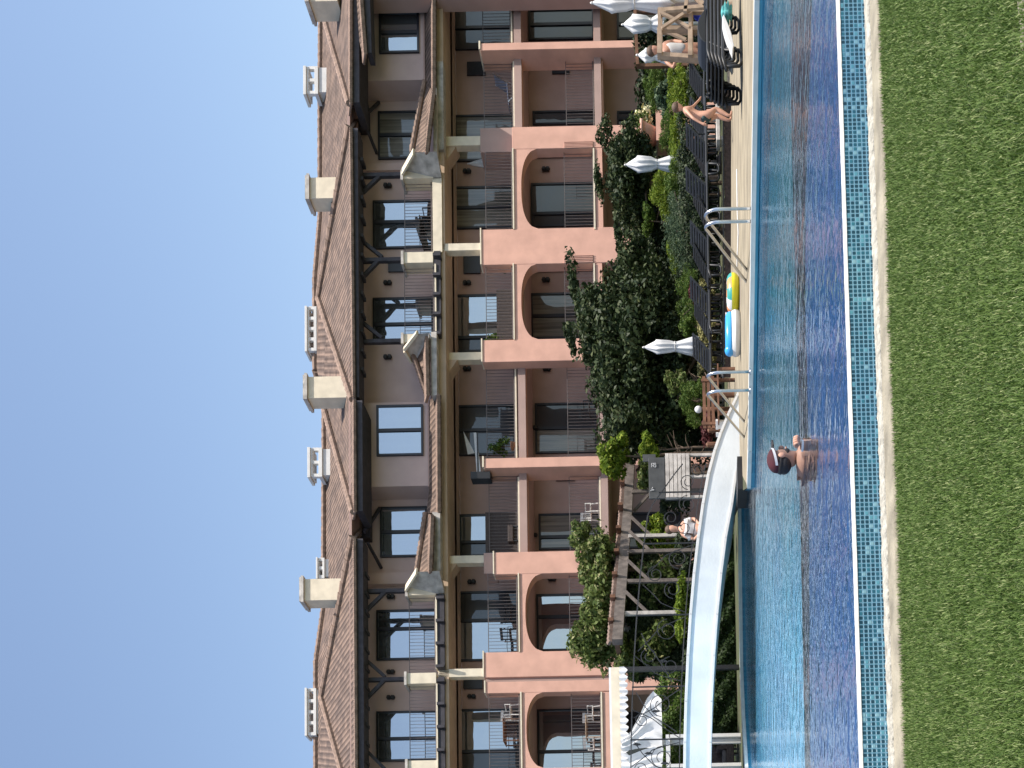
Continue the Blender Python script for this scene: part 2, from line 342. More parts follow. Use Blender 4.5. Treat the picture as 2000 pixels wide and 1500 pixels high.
# far ground, whole and level, with the pool cut out of its front
EDGE = [(1470, 2300), (1462, 1700), (1457, 1500), (1451, 1400), (1447, 1300), (1445, 1150), (1443, 962), (1461, 952), (1463, 880), (1466.5, 640), (1470, 400), (1476, 0), (1486, -700)]
FZ = 0.10
fe = [G(x, y, FZ) for x, y in EDGE]
fe[0] = fe[1] + Vector((-60, -3, 0)); fe[-1] = fe[-2] + Vector((14, -16, 0))
gp = [Vector((-1500, fe[0].y, FZ - .004))] + [Vector((p.x, p.y, FZ - 0.004)) for p in fe] + [Vector((60, fe[-1].y, FZ - .004)), Vector((1500, 0, FZ - .004)), Vector((1500, 2500, FZ - .004)), Vector((-1500, 2500, FZ - .004))]
sheet('ground', gp, M['soil'])
dk = [G(x, y, FZ) for x, y in EDGE[7:12]] + [fe[-1]] + [G(1420, -300, FZ), G(1421, 100, FZ), G(1421, 500, FZ), G(1422, 870, FZ)]
sheet('pool_deck', dk, M['deck'])
lw = [G(1436, 1560, FZ), G(1436, 1300, FZ), G(1434, 1040, FZ), G(1404, 1040, FZ), G(1398, 1560, FZ)]
sheet('far_lawn', lw, M['lawn'])
# pool water, floor strips and side walls
wl = [wp(0, -0.10, 0), wp(RL, -0.10, 0), fe[-1].copy()] + [fe[i].copy() for i in range(len(fe) - 2, -1, -1)]
for p in wl: p.z = 0.0
sheet('pool_water', wl, M['water'])
DD = 1.3
sheet('pool_floor', [Vector((p.x, p.y, -DD)) for p in wl], M['floor_teal'], uv=True)
def fl(name, pts, z, m):
    return sheet(name, [G(x, y, z) for x, y in pts], m, uv=True)
nb = [wp(0, -0.1, -0.12), wp(RL, -0.1, -0.12)]
bl = [(1592, -500), (1586, 0), (1573, 400), (1573, 600), (1578, 800), (1580, 1000), (1581, 1290), (1583, 1500), (1588, 2100)]
o = sheet('pool_shelf', nb + [G(x, y, -0.12) for x, y in bl], M['floor_blue'], uv=True)
fl('pool_channel', bl + [(1598, 2100), (1584, 1560), (1573, 1290), (1565, 1000), (1560, 800), (1554, 600), (1549, 400), (1545, 200), (1542, -500)], -0.13, M['floor_navy'])
st_ = [-700, 905, 950, 995, 1040, 1085, 1130, 1175, 1235, 2100]; xn = [1543] + [1562 + (s_ - 905) * .019 for s_ in st_[1:]]
for i in range(9):
    if i == 0: fl('pool_floor_strip', [(1500, -700), (1541, -500), (1545, 200), (1549, 400), (1554, 600), (1560, 800), (1562, 945), (1476, 905), (1479, 640), (1483, 400), (1489, 0)], -0.14, M['floor_light0'])
    else: fl('pool_floor_strip', [(1476, st_[i]), (xn[i], st_[i] + 40), (xn[i + 1], st_[i + 1] + 40), (1476, st_[i + 1])], -0.14, M['floor_light%d' % i])
mb = MB()
for i in range(len(wl)):
    a, b = wl[i], wl[(i + 1) % len(wl)]
    mb.add([Vector((a.x, a.y, -0.01 if i == 0 else 0.06)), Vector((b.x, b.y, -0.01 if i == 0 else 0.06)), Vector((b.x, b.y, -DD)), Vector((a.x, a.y, -DD))], [(0, 1, 2, 3)])
struct(mb.build('pool_sides', M['floor_teal'], uvs=lambda c: (c.x + c.y, c.z)))
mb = MB()      # far coping band
for i in range(len(fe) - 1):
    a, b = fe[i], fe[i + 1]; d = (b - a).normalized(); nn = Vector((-d.y, d.x, 0)); nn = nn if nn.y > 0 else -nn
    wd = 0.16 if i > 6 else 0.30
    if i == 6: continue
    mb.prism([a - nn * 0.03 + Vector((0, 0, .02)), b - nn * 0.03 + Vector((0, 0, .02)), b + nn * wd + Vector((0, 0, .02)), a + nn * wd + Vector((0, 0, .02))], (0, 0, -0.07))
struct(mb.build('pool_coping', M['coping']))
# near mosaic wall
wall = thing('pool_wall', wp(8, 0, -0.245), 'low pool wall faced with teal glass mosaic, white rim on top, along the front lawn', 'wall')
ofs = Vector(wall.location)
def wq(mb, s0, s1, d0, d1, z0, z1):
    vs = [wp(s, d, z) - ofs for z in (z0, z1) for s, d in ((s0, d0), (s1, d0), (s1, d1), (s0, d1))]
    mb.add(vs, [(0,1,2,3),(4,5,6,7),(0,1,5,4),(1,2,6,5),(2,3,7,6),(3,0,4,7)])
mb = MB(); wq(mb, 0, RL, -0.02, 0, -0.27, 0.002)
face = mb.build('mosaic_face', M['mosaic'], wall, uvs=lambda c: ((c + ofs - RA).dot(RT), c.z + ofs.z + 0.182))
def strip(name, prof, m, jit, step=0.04, parent=wall):
    n = int(RL / step); vs = []; K = len(prof)
    for i in range(n + 1):
        for (d, z) in prof:
            vs.append(wp(i * step, d + random.uniform(-jit, jit), z + random.uniform(-jit, jit) * 0.6) - ofs)
    fs = [(i*K+k, (i+1)*K+k, (i+1)*K+k+1, i*K+k+1) for i in range(n) for k in range(K - 1)]
    mb = MB(); mb.add(vs, fs); return mb.build(name, m, parent, smooth=True)
strip('rim', [(-0.12, -0.05), (-0.12, 0.003), (-0.10, 0.010), (-0.01, 0.010), (0.003, 0.007), (0.003, -0.003)], M['coping'], 0.0015)
strip('ledge', [(0.0, -0.168), (0.02, -0.172), (0.05, -0.175), (0.07, -0.178), (0.080, -0.190), (0.082, -0.27)], M['lip'], 0.006)
strip('kerb', [(0.080, -0.194), (0.14, -0.196), (0.25, -0.200), (0.275, -0.210), (0.282, -0.29)], M['curb'], 0.003)

sheet('path', [G(1986, -40, -.226), G(1988, 40, -.226), G(1994, 98, -.226), G(2030, 100, -.226), G(2030, -60, -.226)], M['curb'])
# ---- leaves
def leaves(name, P, Nn, size, m, parent=None, aspect=0.55, loc=None):
    n = len(P); P = np.asarray(P, float); Nn = np.asarray(Nn, float)
    r = rng.normal(size=(n, 3)); nn = Nn + 0.7 * r; nn /= np.linalg.norm(nn, axis=1)[:, None]
    a = rng.normal(size=(n, 3)); a -= nn * (a * nn).sum(1)[:, None]; a /= np.linalg.norm(a, axis=1)[:, None]; b = np.cross(nn, a)
    s = size * rng.uniform(0.6, 1.4, n)[:, None]
    v = np.stack([P - a * s * .5, P + b * s * aspect * .5 + nn * s * .1, P + a * s * .5, P - b * s * aspect * .5 + nn * s * .1], 1).reshape(-1, 3)
    if loc is not None: v = v - np.array(loc)
    me = bpy.data.meshes.new(name); me.vertices.add(4 * n); me.vertices.foreach_set('co', v.ravel())
    me.loops.add(4 * n); me.loops.foreach_set('vertex_index', np.arange(4 * n, dtype=np.int32))
    me.polygons.add(n); me.polygons.foreach_set('loop_start', np.arange(0, 4 * n, 4, dtype=np.int32)); me.polygons.foreach_set('loop_total', np.full(n, 4, dtype=np.int32))
    me.update(); me.validate(); me.materials.append(m)
    o = bpy.data.objects.new(name, me); C.objects.link(o)
    if parent: o.parent = parent
    return o
def blob_points(c, r, n, clumps=14, cr=0.45, squash=1.0):
    """leaf positions on clumps scattered through an ellipsoid"""
    c = np.array(c, float); r = np.array(r, float); P = []; N_ = []
    k = max(3, clumps); d = rng.normal(size=(k, 3)); d /= np.linalg.norm(d, axis=1)[:, None]
    rad = (rng.uniform(0.03, 1.0, k) ** 0.42)[:, None] * (1 - cr * 0.55); cc = d * rad
    per = max(1, n // k)
    for i in range(k):
        q = rng.normal(size=(per, 3)); q /= np.linalg.norm(q, axis=1)[:, None]
        sc = cr * rng.uniform(0.6, 1.15); rr = sc * rng.uniform(0.55, 1.05, per)[:, None]
        P.append(c + (cc[i] + q * rr) * r); N_.append(q)
    return np.concatenate(P), np.concatenate(N_)
LM = {
 'dark': leafmat('dark_green_leaves', (0.012, 0.025, 0.009), (0.042, 0.062, 0.022), (0.10, 0.115, 0.05), 0.15),
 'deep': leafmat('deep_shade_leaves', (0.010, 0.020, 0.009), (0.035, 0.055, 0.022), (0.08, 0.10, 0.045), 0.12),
 'yell': leafmat('yellow_green_leaves', (0.065, 0.115, 0.010), (0.17, 0.24, 0.025), (0.30, 0.34, 0.05), 0.3),
 'mid': leafmat('mid_green_leaves', (0.035, 0.075, 0.012), (0.09, 0.145, 0.025), (0.16, 0.20, 0.05), 0.25),
 'blue': leafmat('blue_green_needles', (0.035, 0.065, 0.038), (0.085, 0.13, 0.07), (0.17, 0.21, 0.12), 0.2),
 'olive': leafmat('olive_leaves', (0.10, 0.10, 0.035), (0.22, 0.20, 0.07), (0.30, 0.29, 0.12), 0.2),
 'red': leafmat('dark_red_leaves', (0.05, 0.014, 0.014), (0.12, 0.035, 0.035), None, 0.2),
 'vine': leafmat('vine_leaves', (0.05, 0.085, 0.018), (0.14, 0.18, 0.05), (0.30, 0.28, 0.14), 0.25),
 'bank': leafmat('shade_dark_bank_leaves', (0.012, 0.025, 0.006), (0.03, 0.055, 0.012), None, 0.2),  # leaf colour darkened to carry the shade under the bridge
}
def box_points(c, r, n):
    c = np.array(c, float); r = np.array(r, float); q = rng.uniform(-1, 1, (n, 3)); s_ = rng.uniform(0, 1, n)
    q[s_ < .55, 1] = -rng.uniform(.7, 1, (s_ < .55).sum()); q[s_ > .75, 2] = rng.uniform(.75, 1, (s_ > .75).sum())
    wob = 1 + .10 * np.sin(q[:, 0] * r[0] * 5.0) + .07 * np.sin(q[:, 0] * r[0] * 13 + q[:, 1] * 3)
    q[:, 2] = (q[:, 2] + 1) * wob - 1; q[:, 1] *= 1 + .12 * np.sin(q[:, 0] * r[0] * 7 + q[:, 2] * 4)
    nn = q * .5 + np.array([0, -.5, .4]); return c + q * r, nn
def shrub(name, x0, x1, y0, y1, Y, lm, label, cat='shrub', n=2200, size=0.11, clumps=18, cr=0.38, depth=None, stem=True, group=None, box=False, aspect=0.5, extra=None):
    """foliage filling a measured extent at distance Y; foot on the ground below it"""
    c = W((x0 + x1) / 2, (y0 + y1) / 2, Y); sc = Y / F
    rx = (y1 - y0) / 2 * sc; rz = (x1 - x0) / 2 * sc; ry = depth or min(max(rx, rz * 0.7), 1.6)
    t = thing(name, (c.x, c.y, FZ), label, cat, group=group); loc = Vector(t.location)
    P, N_ = box_points(c, (rx, ry, rz), n) if (name == 'hedge' or box) else blob_points(c, (rx, ry, rz), n, clumps, cr)
    if extra:
        for (ex0, ex1, ey0, ey1, en, ec) in extra:
            c2 = W((ex0 + ex1) / 2, (ey0 + ey1) / 2, Y); P2, N2 = blob_points(c2, ((ey1 - ey0) / 2 * sc, ry * 0.7, (ex1 - ex0) / 2 * sc), en, ec, 0.45)
            P = np.concatenate([P, P2]); N_ = np.concatenate([N_, N2])
    ok = P[:, 2] > FZ + 0.02; P = P[ok]; N_ = N_[ok]
    leaves('crown' if name.endswith('tree') else 'foliage', P, N_, size, LM[lm], t, aspect, loc)
    if stem:
        mb = MB(); top = c.z + rz * 0.35 - FZ; r0 = max(0.03, min(0.14, rx * 0.09))
        mb.tube([(0, 0, -0.02), (0.03, 0.02, top * 0.4), (-0.04, 0, top * 0.75), (0.02, 0, top)], [r0, r0 * 0.8, r0 * 0.5, r0 * 0.2], 8)
        for k in range(9):
            a = random.uniform(0, 2 * PI); h0 = top * random.uniform(0.25, 0.8); q = random.uniform(0.5, 0.95)
            mb.tube([(0, 0, h0), (rx * q * 0.5 * math.cos(a), ry * q * 0.5 * math.sin(a), h0 + rz * 0.25), (rx * q * math.cos(a), ry * q * math.sin(a), h0 + rz * random.uniform(0.2, 0.8))], [r0 * 0.4, r0 * 0.28, r0 * 0.1], 5)
        mb.build('trunk' if name.endswith('tree') else 'stem', M['bark'], t)
    return t
# near lawn blades
def grass_mesh(name, n, xr, yr, hgt, wid, m, cond=None, z=-0.245, seed=1):
    g = np.random.default_rng(seed)
    x = g.uniform(*xr, n); y = g.uniform(*yr, n)
    if cond is not None:
        ok = cond(x, y); x = x[ok]; y = y[ok]; n = len(x)
    den = np.sin(x * 3.1 + 1.3 * np.sin(y * 2.3)) * np.sin(y * 3.7 + 1.1 * np.sin(x * 1.9))
    h = hgt * g.uniform(0.5, 1.3, n) * (1 + 0.18 * den); th = g.uniform(0, 2 * PI, n); ln = g.uniform(0.25, 1.25, n)
    dx, dy = np.cos(th), np.sin(th); wx, wy = -dy * wid / 2, dx * wid / 2
    hz = h * np.cos(ln * 0.5); hr = h * np.sin(ln * 0.5); tz = hz + h * 0.55 * np.cos(ln * 1.35); tr = hr + h * 0.55 * np.sin(ln * 1.35)
    v = np.zeros((n, 5, 3))
    v[:, 0] = np.stack([x - wx, y - wy, np.full(n, z)], 1); v[:, 1] = np.stack([x + wx, y + wy, np.full(n, z)], 1)
    v[:, 2] = np.stack([x + dx * hr + wx, y + dy * hr + wy, z + hz], 1); v[:, 3] = np.stack([x + dx * hr - wx, y + dy * hr - wy, z + hz], 1)
    v[:, 4] = np.stack([x + dx * tr, y + dy * tr, z + tz], 1)
    base = np.arange(n) * 5
    q = np.stack([base, base + 1, base + 2, base + 3], 1); t = np.stack([base + 3, base + 2, base + 4], 1)
    me = bpy.data.meshes.new(name); me.vertices.add(5 * n); me.vertices.foreach_set('co', v.ravel().astype(np.float32))
    lv = np.concatenate([q, t], 1).ravel().astype(np.int32); me.loops.add(len(lv)); me.loops.foreach_set('vertex_index', lv)
    ls = np.stack([np.arange(n) * 7, np.arange(n) * 7 + 4], 1).ravel().astype(np.int32); lt = np.tile([4, 3], n).astype(np.int32)
    me.polygons.add(2 * n); me.polygons.foreach_set('loop_start', ls); me.polygons.foreach_set('loop_total', lt)
    me.update(); me.validate(); me.materials.append(m)
    o = bpy.data.objects.new(name, me); C.objects.link(o); return o
kx = (k1 - k0).normalized(); kn = Vector((kx.y, -kx.x)); kn = kn if kn.y < 0 else -kn
def near_side(x, y): return ((x - k0.x) * kn.x + (y - k0.y) * kn.y > 0.015) & (x > y * 0.24 - 0.5) & (x < y * 1.06 + 0.6)
g = grass_mesh('lawn_grass', 600000, (0.4, 9.0), (3.2, 7.7), 0.028, 0.0036, M['grass'], near_side, seed=3)
tag(g, 'short green mown grass of the front lawn before the pool wall', 'grass', kind='stuff')
# ================================================================= APARTMENT BUILDING
bld = thing('apartment_building', BO, 'salmon pink apartment house of several storeys with arched balconies, brown tiled roof and cream chimneys', 'building', PSI)
def lo(lx, o, z): return (lx, -o, z)
def fb(mb, x0, y0, x1, y1, o=0.0, d=0.35):
    xm, ym = (x0 + x1) / 2, (y0 + y1) / 2
    xl = B(xm, y1, o)[0]; xr = B(xm, y0, o)[0]; zt = B(x0, ym, o)[1]; zb = B(x1, ym, o)[1]
    mb.box(xl, xr, -o, -o + d, zb, zt); return xl, xr, zb, zt
def pp(x, y, o): a = B(x, y, o); return Vector((a[0], -o, a[1]))
BK = -2.2; BT2 = -1.25
XL = B(1000, 1640, BK)[0]; XR = B(1000, -260, BK)[0]
S3b, S3t = 10.34, 10.72; S2b, S2t = 7.40, 7.72; S1b, S1t = 4.34, 4.64; CE = 13.80
# --- core walls
mb = MB(); mb.box(XL, XR, -BK, -BK + 0.3, 0.0, S3b); mb.build('back_wall', M['pinkshade'], bld)
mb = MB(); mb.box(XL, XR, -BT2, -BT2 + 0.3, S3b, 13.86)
mb.build('top_floor_wall', M['topshade'], bld)
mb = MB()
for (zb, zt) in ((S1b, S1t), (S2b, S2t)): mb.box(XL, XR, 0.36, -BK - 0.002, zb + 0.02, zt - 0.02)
mb.each('balcony_slab', M['pinkshade'], bld)
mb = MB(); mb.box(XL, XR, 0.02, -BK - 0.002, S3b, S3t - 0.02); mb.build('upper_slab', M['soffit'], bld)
mb = MB(); mb.box(XL, XR, -0.10, -BK + 0.2, 13.88, 13.98); mb.build('ceiling', M['pinkshade'], bld)
# interior end / side walls inside the building body (keeps light out behind the windows)
# --- front pink frame
pink = MB()
PIL = [(1000, 247, 290), (940, 446, 515), (942, 662, 705), (965, 1077, 1120), (945, 1272, 1321), (948, 1330, 1352), (948, 1500, 1570)]
for (xt, ya, yb) in PIL:
    z1 = B(xt, (ya + yb) / 2, 0)[1]; xm = 1060
    pink.box(B(xm, yb, 0)[0], B(xm, ya, 0)[0], 0, 0.40, 0.0, z1)
pink.each('pillar', M['pink'], bld, bevel=0.015)
m2 = MB(); m2.box(B(1060, 1331, -.12)[0], B(1060, 1320, -.12)[0], 0.10, 0.5, 0, B(948, 1325, 0)[1]); m2.build('pillar_groove', M['pinkshade'], bld)
FIN = [(938, 82, 96), (945, 893, 912)]
for (xt, ya, yb) in FIN:
    mb = MB(); mb.box(B(1060, yb, 0)[0], B(1060, ya, 0)[0], 0, 0.85, 0.0, B(xt, ya, 0)[1]); mb.build('fin_wall', M['pink'], bld, bevel=0.012)
    mb = MB(); mb.box(B(xt, yb, 0)[0] - 0.02, B(xt, ya, 0)[0] + 0.02, -0.03, 0.88, B(xt, ya, 0)[1], B(xt, ya, 0)[1] + 0.06); mb.build('cap', M['cream'], bld)
# recessed balcony corner blocks above pillars
mb = MB(); fb(mb, 938, 250, 1001, 297, -0.35, 0.8); fb(mb, 945, 1080, 966, 1120, -0.3, 0.8); mb.each('corner_block', M['pinkshade'], bld)
def arch(y0, y1, xtop, xarc, xspr, name='arch'):
    """spandrel panel with a flat basket arch; y0<y1 picture extents, x.. heights"""
    ym = (y0 + y1) / 2
    xl = B(1040, y1, 0)[0]; xr = B(1040, y0, 0)[0]; zt = B(xtop, ym, 0)[1]; za = B(xarc, ym, 0)[1]; zs = B(xspr, ym, 0)[1]
    N = 28; mb = MB()
    for i in range(N):
        f0, f1 = i / N * 2 - 1, (i + 1) / N * 2 - 1
        h = lambda f: zs + (za - zs) * (1 - abs(f) ** 2.6) ** (1 / 2.0)
        a, b = xl + (xr - xl) * (f0 + 1) / 2, xl + (xr - xl) * (f1 + 1) / 2
        mb.add([(a, 0.012, h(f0)), (b, 0.012, h(f1)), (b, 0.012, zt), (a, 0.012, zt), (a, 0.40, h(f0)), (b, 0.40, h(f1)), (b, 0.40, zt), (a, 0.40, zt)],
               [(0,1,2,3), (7,6,5,4), (0,4,5,1), (3,2,6,7)])
    mb.build(name, M['pink'], bld)
ARCH = [(289, 447, 1003, 1018, 1052), (514, 663, 1004, 1018, 1052), (1119, 1273, 1014, 1026, 1062), (1351, 1501, 1019, 1028, 1064)]
for a in ARCH: arch(*a)
# first-floor and second-floor front beams of the arched part
mb = MB()
for (xa, ya, xb, yb) in ((1164, 289, 1177, 447), (1164, 514, 1177, 663), (1172, 1119, 1184, 1273), (1176, 1351, 1192, 1501)): fb(mb, xa, ya, xb, yb, -0.012, 0.35)
mb.each('balcony_beam', M['pink'], bld)
# recessed narrow bays
mb = MB()
for (xa, ya, xb, yb) in ((1011, 119, 1020, 247), (1172, 119, 1178, 247), (1003, -60, 1013, 83), (1158, -60, 1173, 83),
                         (1016, 704, 1028, 894), (1172, 704, 1184, 894), (1018, 931, 1031, 1078), (1174, 931, 1190, 1078)):
    fb(mb, xa, ya, xb, yb, -0.45, 0.25)
mb.each('recessed_beam', M['pink'], bld)
mb = MB()
for (xa, ya, xb, yb) in ((1002, 119, 1005.5, 247), (997, -60, 1000, 83), (1006, 704, 1009, 894), (1012, 931, 1015, 1078), (1001, 289, 1003.6, 447), (1002, 514, 1004.6, 663), (1012, 1119, 1014.6, 1273), (1016.5, 1351, 1019.5, 1501),
                         (1159, 289, 1162, 447), (1160, 514, 1163, 663), (1161, 119, 1164, 247), (1171, 931, 1174, 1078), (1174, 1351, 1177, 1501)):
    fb(mb, xa, ya, xb, yb, -0.40 if ya in (119, -60, 704, 931) else 0.03, 0.30)
mb.each('balcony_coping', M['cream'], bld)
# caps on the pillar tops
mb = MB()
for (xt, ya, yb) in ((940, 446, 515), (942, 662, 705), (945, 1272, 1321), (948, 1330, 1352), (965, 1077, 1120)): fb(mb, xt - 2.5, ya - 1, xt, yb + 1, 0.03, 0.44)
mb.each('cap', M['cream'], bld)
# cream columns between second and top floor
for (xa, ya, xb, yb, o) in ((868, 266, 938, 284, -0.35), (862, 475, 940, 489, -0.02), (862, 688, 942, 703, -0.5), (862, 1085, 945, 1100, -0.35), (856, 1306, 945, 1322, -0.02), (862, 1508, 945, 1524, -0.02)):
    mb = MB(); fb(mb, xa, ya, xb, yb, o, 0.28); mb.build('column', M['cream'], bld, bevel=0.01)
# second-floor curved soffit brackets beside the columns
for (y, s) in ((284, 1), (703, 1), (1100, 1)):
    c = pp(866, y, -0.4); mb = MB(); pts = [c + Vector((0, 0, 0.25))]
    for k in range(9): a = k / 8 * PI / 2; pts.append(c + Vector((-1.1 * math.sin(a), 0, 0.22 - 0.75 * (1 - math.cos(PI / 2 - a)) )))
    mb.prism(pts, (0, 0.5, 0)); mb.build('soffit_bracket', M['soffit'], bld)
# top balcony edges
mb = MB()
fb(mb, 845, 348, 863, 492, 0.06, 0.5); mb.build('balcony_edge', M['cream'], bld)
mb = MB(); fb(mb, 850, 120, 866, 292, 0.1, 0.4); fb(mb, 842, 648, 853, 772, 0.35, 0.5); fb(mb, 845, 1000, 860, 1120, 0.35, 0.5); fb(mb, 846, 172, 853, 296, 0.35, 0.5); mb.each('weathered_edge', M['old'], bld)
tim = MB(); tails = MB()
for (ya, yb, xa, xb) in ((490, 655, 848, 861), (1160, 1306, 854, 868), (1322, 1560, 856, 869)):
    fb(tim, xa, ya, xb, yb, 0.10, 0.14)
    n = max(2, int((yb - ya) / 40))
    for i in range(n + 1):
        y = ya + 6 + (yb - ya - 12) * i / n; fb(tails, xa - 3, y - 2.6, xb - 1, y + 2.6, 0.26, 0.26)
for (ya, yb, xa, xb) in ((-20, 205, 700, 708), (310, 720, 699, 708), (1120, 1560, 705, 715)):
    fb(tim, xa, ya, xb, yb, 0.02, 0.16)
    if ya < 0: continue
    n = int((yb - ya) / 36)
    for i in range(n + 1):
        y = ya + (yb - ya) * i / n; fb(tails, xa - 4, y - 3.2, xb + 1, y + 3.2, 0.34, 0.40)
tim.each('timber_beam', M['timber'], bld); tails.each('rafter_tail', M['timber'], bld)
mb = MB()
for (xa, ya, yb) in ((852, 515, 650), (853.5, 1166, 1306), (855, 1335, 1500)): fb(mb, xa - 3, ya, xa, yb, 0.14, 0.3)
for (xa, ya, yb) in ((702, 310, 720), (708, 1120, 1500)): fb(mb, xa - 2.6, ya, xa - 1, yb, 0.42, 0.03)
mb.each('edge_trim', M['cream'], bld)
# top floor piers, posts and braces
def post(y, xa, xb, br, o=0.0):
    mb = MB(); fb(mb, xa, y - 3.5, xb, y + 3.5, o, 0.14); mb.build('post', M['timber'], bld)
    for (xs, ys, xe, ye) in br:
        mb = MB(); mb.beam(pp(xs, ys, o - .07), pp(xe, ye, o - .07), 0.12, 0.12, (0, 1, 0)); mb.build('brace', M['timber'], bld)
post(340, 706, 784, [(744, 343, 708, 376)]); post(506, 706, 784, [(747, 503, 706, 470), (740, 509, 708, 542)]); post(665, 706, 784, [(746, 661, 706, 628)])
post(1153, 712, 790, [(752, 1157, 716, 1192)]); post(1326, 712, 790, [(752, 1322, 714, 1288), (750, 1330, 716, 1364)]); post(1506, 712, 792, [(752, 1502, 714, 1464)])
def pier(xa, ya, xb, yb, o=0.12):
    mb = MB(); fb(mb, xa, ya, xb, yb, o, 0.55); mb.build('pier', M['cream'], bld, bevel=0.01)
    mb = MB(); fb(mb, xa - 5, ya - 2.5, xa, yb + 2.5, o + 0.05, 0.65); mb.build('cap', M['old'], bld)
pier(787, 334, 846, 348); pier(788, 492, 846, 513); pier(788, 652, 830, 668); pier(796, 1148, 851, 1162); pier(794, 1314, 852, 1335); pier(796, 1485, 856, 1520)
# sloping wing walls beside the outer piers (they turn towards the viewer's left)
def wing(pts, m='cream', dd=(0.35, 0.2, 0)):
    mb = MB(); mb.prism([pp(*p) for p in pts], dd); mb.build('wing_wall', M[m], bld)
wing([(788, 334, 0.10), (808, 298, 0.75), (853, 296, 0.75), (862, 346, 0.10), (846, 347, 0.10)], 'old', (0.12, 0.25, 0))
wing([(795, 1147, 0.10), (814, 1117, 0.75), (858, 1115, 0.75), (868, 1158, 0.10), (851, 1160, 0.10)], 'old', (0.12, 0.25, 0))
mb = MB(); mb.beam(pp(786, 336, .12), pp(808, 297, .78), 0.35, 0.07); mb.beam(pp(793, 1149, .12), pp(814, 1116, .78), 0.35, 0.07)
mb.beam(pp(815, 650, .6), pp(790, 682, .15), 0.3, 0.09); mb.beam(pp(790, 682, .15), pp(804, 704, -.3), 0.3, 0.09); mb.each('wing_coping', M['cream'], bld)
wing([(792, 684, 0.12), (815, 652, 0.6), (838, 650, 0.6), (838, 700, 0.1), (806, 704, -0.3)], 'old', (0.05, 0.25, 0))
# --- bay walls on the top floor
mb = MB()
zt = CE + 0.1
def bay(ya, yb, xbot, o, d):
    xl = B(770, yb, o)[0]; xr = B(770, ya, o)[0]; mb.box(xl, xr, -o, -o + d, B(xbot, (ya + yb) / 2, o)[1], 13.87)
bay(786, 950, 842, -0.40, 0.845); bay(-120, 157, 834, -0.40, 0.845)
bay(672, 786, 842, -0.95, 0.29); bay(318, 332, 806, -1.0, 0.24); bay(1118, 1140, 816, -1.0, 0.24)
mb.each('bay_wall', M['topshade'], bld)
mb = MB(); fb(mb, 826, -60, 829, 157, -0.34, 0.2); fb(mb, 835, 786, 838, 950, -0.34, 0.2); mb.each('string_course', M['pinkshade'], bld)
for (xa, ya, xb, yb) in ((706, 232, 740, 200), (712, 1040, 742, 992), (712, 240, 736, 300), (718, 1060, 745, 1110)):
    mb = MB(); mb.beam(pp(xa, ya, -0.3), pp(xb, yb, -1.2), 0.09, 0.10); mb.build('brace', M['timber'], bld)
# --- tiled skirt roofs
def roof_poly(mb, pts): mb.add([pp(*p) for p in pts], [tuple(range(len(pts)))])
def build_roof(name, polys, parent, m='roof'):
    mb = MB(); uvl = []
    for pts in polys:
        P = [pp(*p) for p in pts]; n = Vector((0, 0, 0))
        for i in range(1, len(P) - 1): n += (P[i] - P[0]).cross(P[i + 1] - P[0])
        n.normalize()
        if n.z < 0: n = -n
        u = Vector((0, 0, 1)).cross(n); u = u.normalized() if u.length > 0.05 else Vector((1, 0, 0)); v = n.cross(u)
        low = [p - n * 0.10 for p in P]; k = len(mb.v); N = len(P)
        mb.add(P + low, [tuple(range(N)), tuple(range(2 * N - 1, N - 1, -1))] + [(i, i + N, (i + 1) % N + N, (i + 1) % N) for i in range(N)])
        uvl += [(p.dot(u), p.dot(v)) for p in P] * 2
    me = bpy.data.meshes.new(name); me.from_pydata(mb.v, [], mb.f); me.materials.append(M[m])
    l = me.uv_layers.new(name='UVMap')
    for p in me.polygons:
        for li in p.loop_indices: l.data[li].uv = uvl[me.loops[li].vertex_index]
    o = bpy.data.objects.new(name, me); C.objects.link(o); o.parent = parent; return o
skirts = [build_roof('skirt_roof', q, bld) for q in [[
    [(829, -60, -0.36), (831, 160, -0.36), (848, 182, 0.35), (848, -60, 0.35)],
    [(831, 160, -0.36), (806, 297, 0.1), (834, 297, 0.75), (848, 182, 0.75)]], [
    [(838, 782, -0.36), (838, 955, -0.36), (858, 1000, 0.35), (857, 770, 0.35)],
    [(838, 955, -0.36), (833, 1003, -.3), (858, 1000, 0.35)]], [
    [(808, 690, -0.2), (836, 772, -0.34), (836, 772, 0.5), (834, 657, 0.5), (825, 660, 0.3)]], [
    [(834, 1003, -0.3), (816, 1117, 0.0), (841, 1117, 0.75), (846, 1006, 0.6)]]]]
skirt = skirts[0]
mb = MB()      # tile ends along the skirt edges
def tile_ends(xa, ya, oa, xb, yb, ob, st=4.4, r=0.07, ln=0.4):
    n = int(abs(yb - ya) / st); mb.mark()
    for i in range(n + 1):
        f = i / n; p = pp(xa + (xb - xa) * f, ya + (yb - ya) * f, oa + (ob - oa) * f)
        mb.tube([p + Vector((0, -0.02, 0)), p + Vector((0, ln, ln * 0.45))], r, 7)
for a in ((848, -20, .37, 848, 180, .37), (847, 184, .77, 834, 295, .77), (857, 772, .37, 858, 998, .37), (834, 660, .5, 836, 770, .5), (845, 1008, .62, 841, 1115, .77)): tile_ends(*a)
mb.each('tile_edge', M['ridge'], skirt, marks=True)
mb = MB()
for (a, b_, c_) in (((831, 160, -.3), (806, 297, .15), 0), ((808, 690, -.15), (836, 772, -.3), 0), ((833, 1003, -.3), (816, 1117, .05), 0)):
    p, q = pp(*a), pp(*b_); n = 12; mb.mark()
    for i in range(n): mb.tube([p.lerp(q, i / n) + Vector((0, 0, .05)), p.lerp(q, (i + 1.15) / n) + Vector((0, 0, .03))], [0.11, 0.085], 8)
mb.each('hip_tile', M['ridge'], skirt, marks=True)
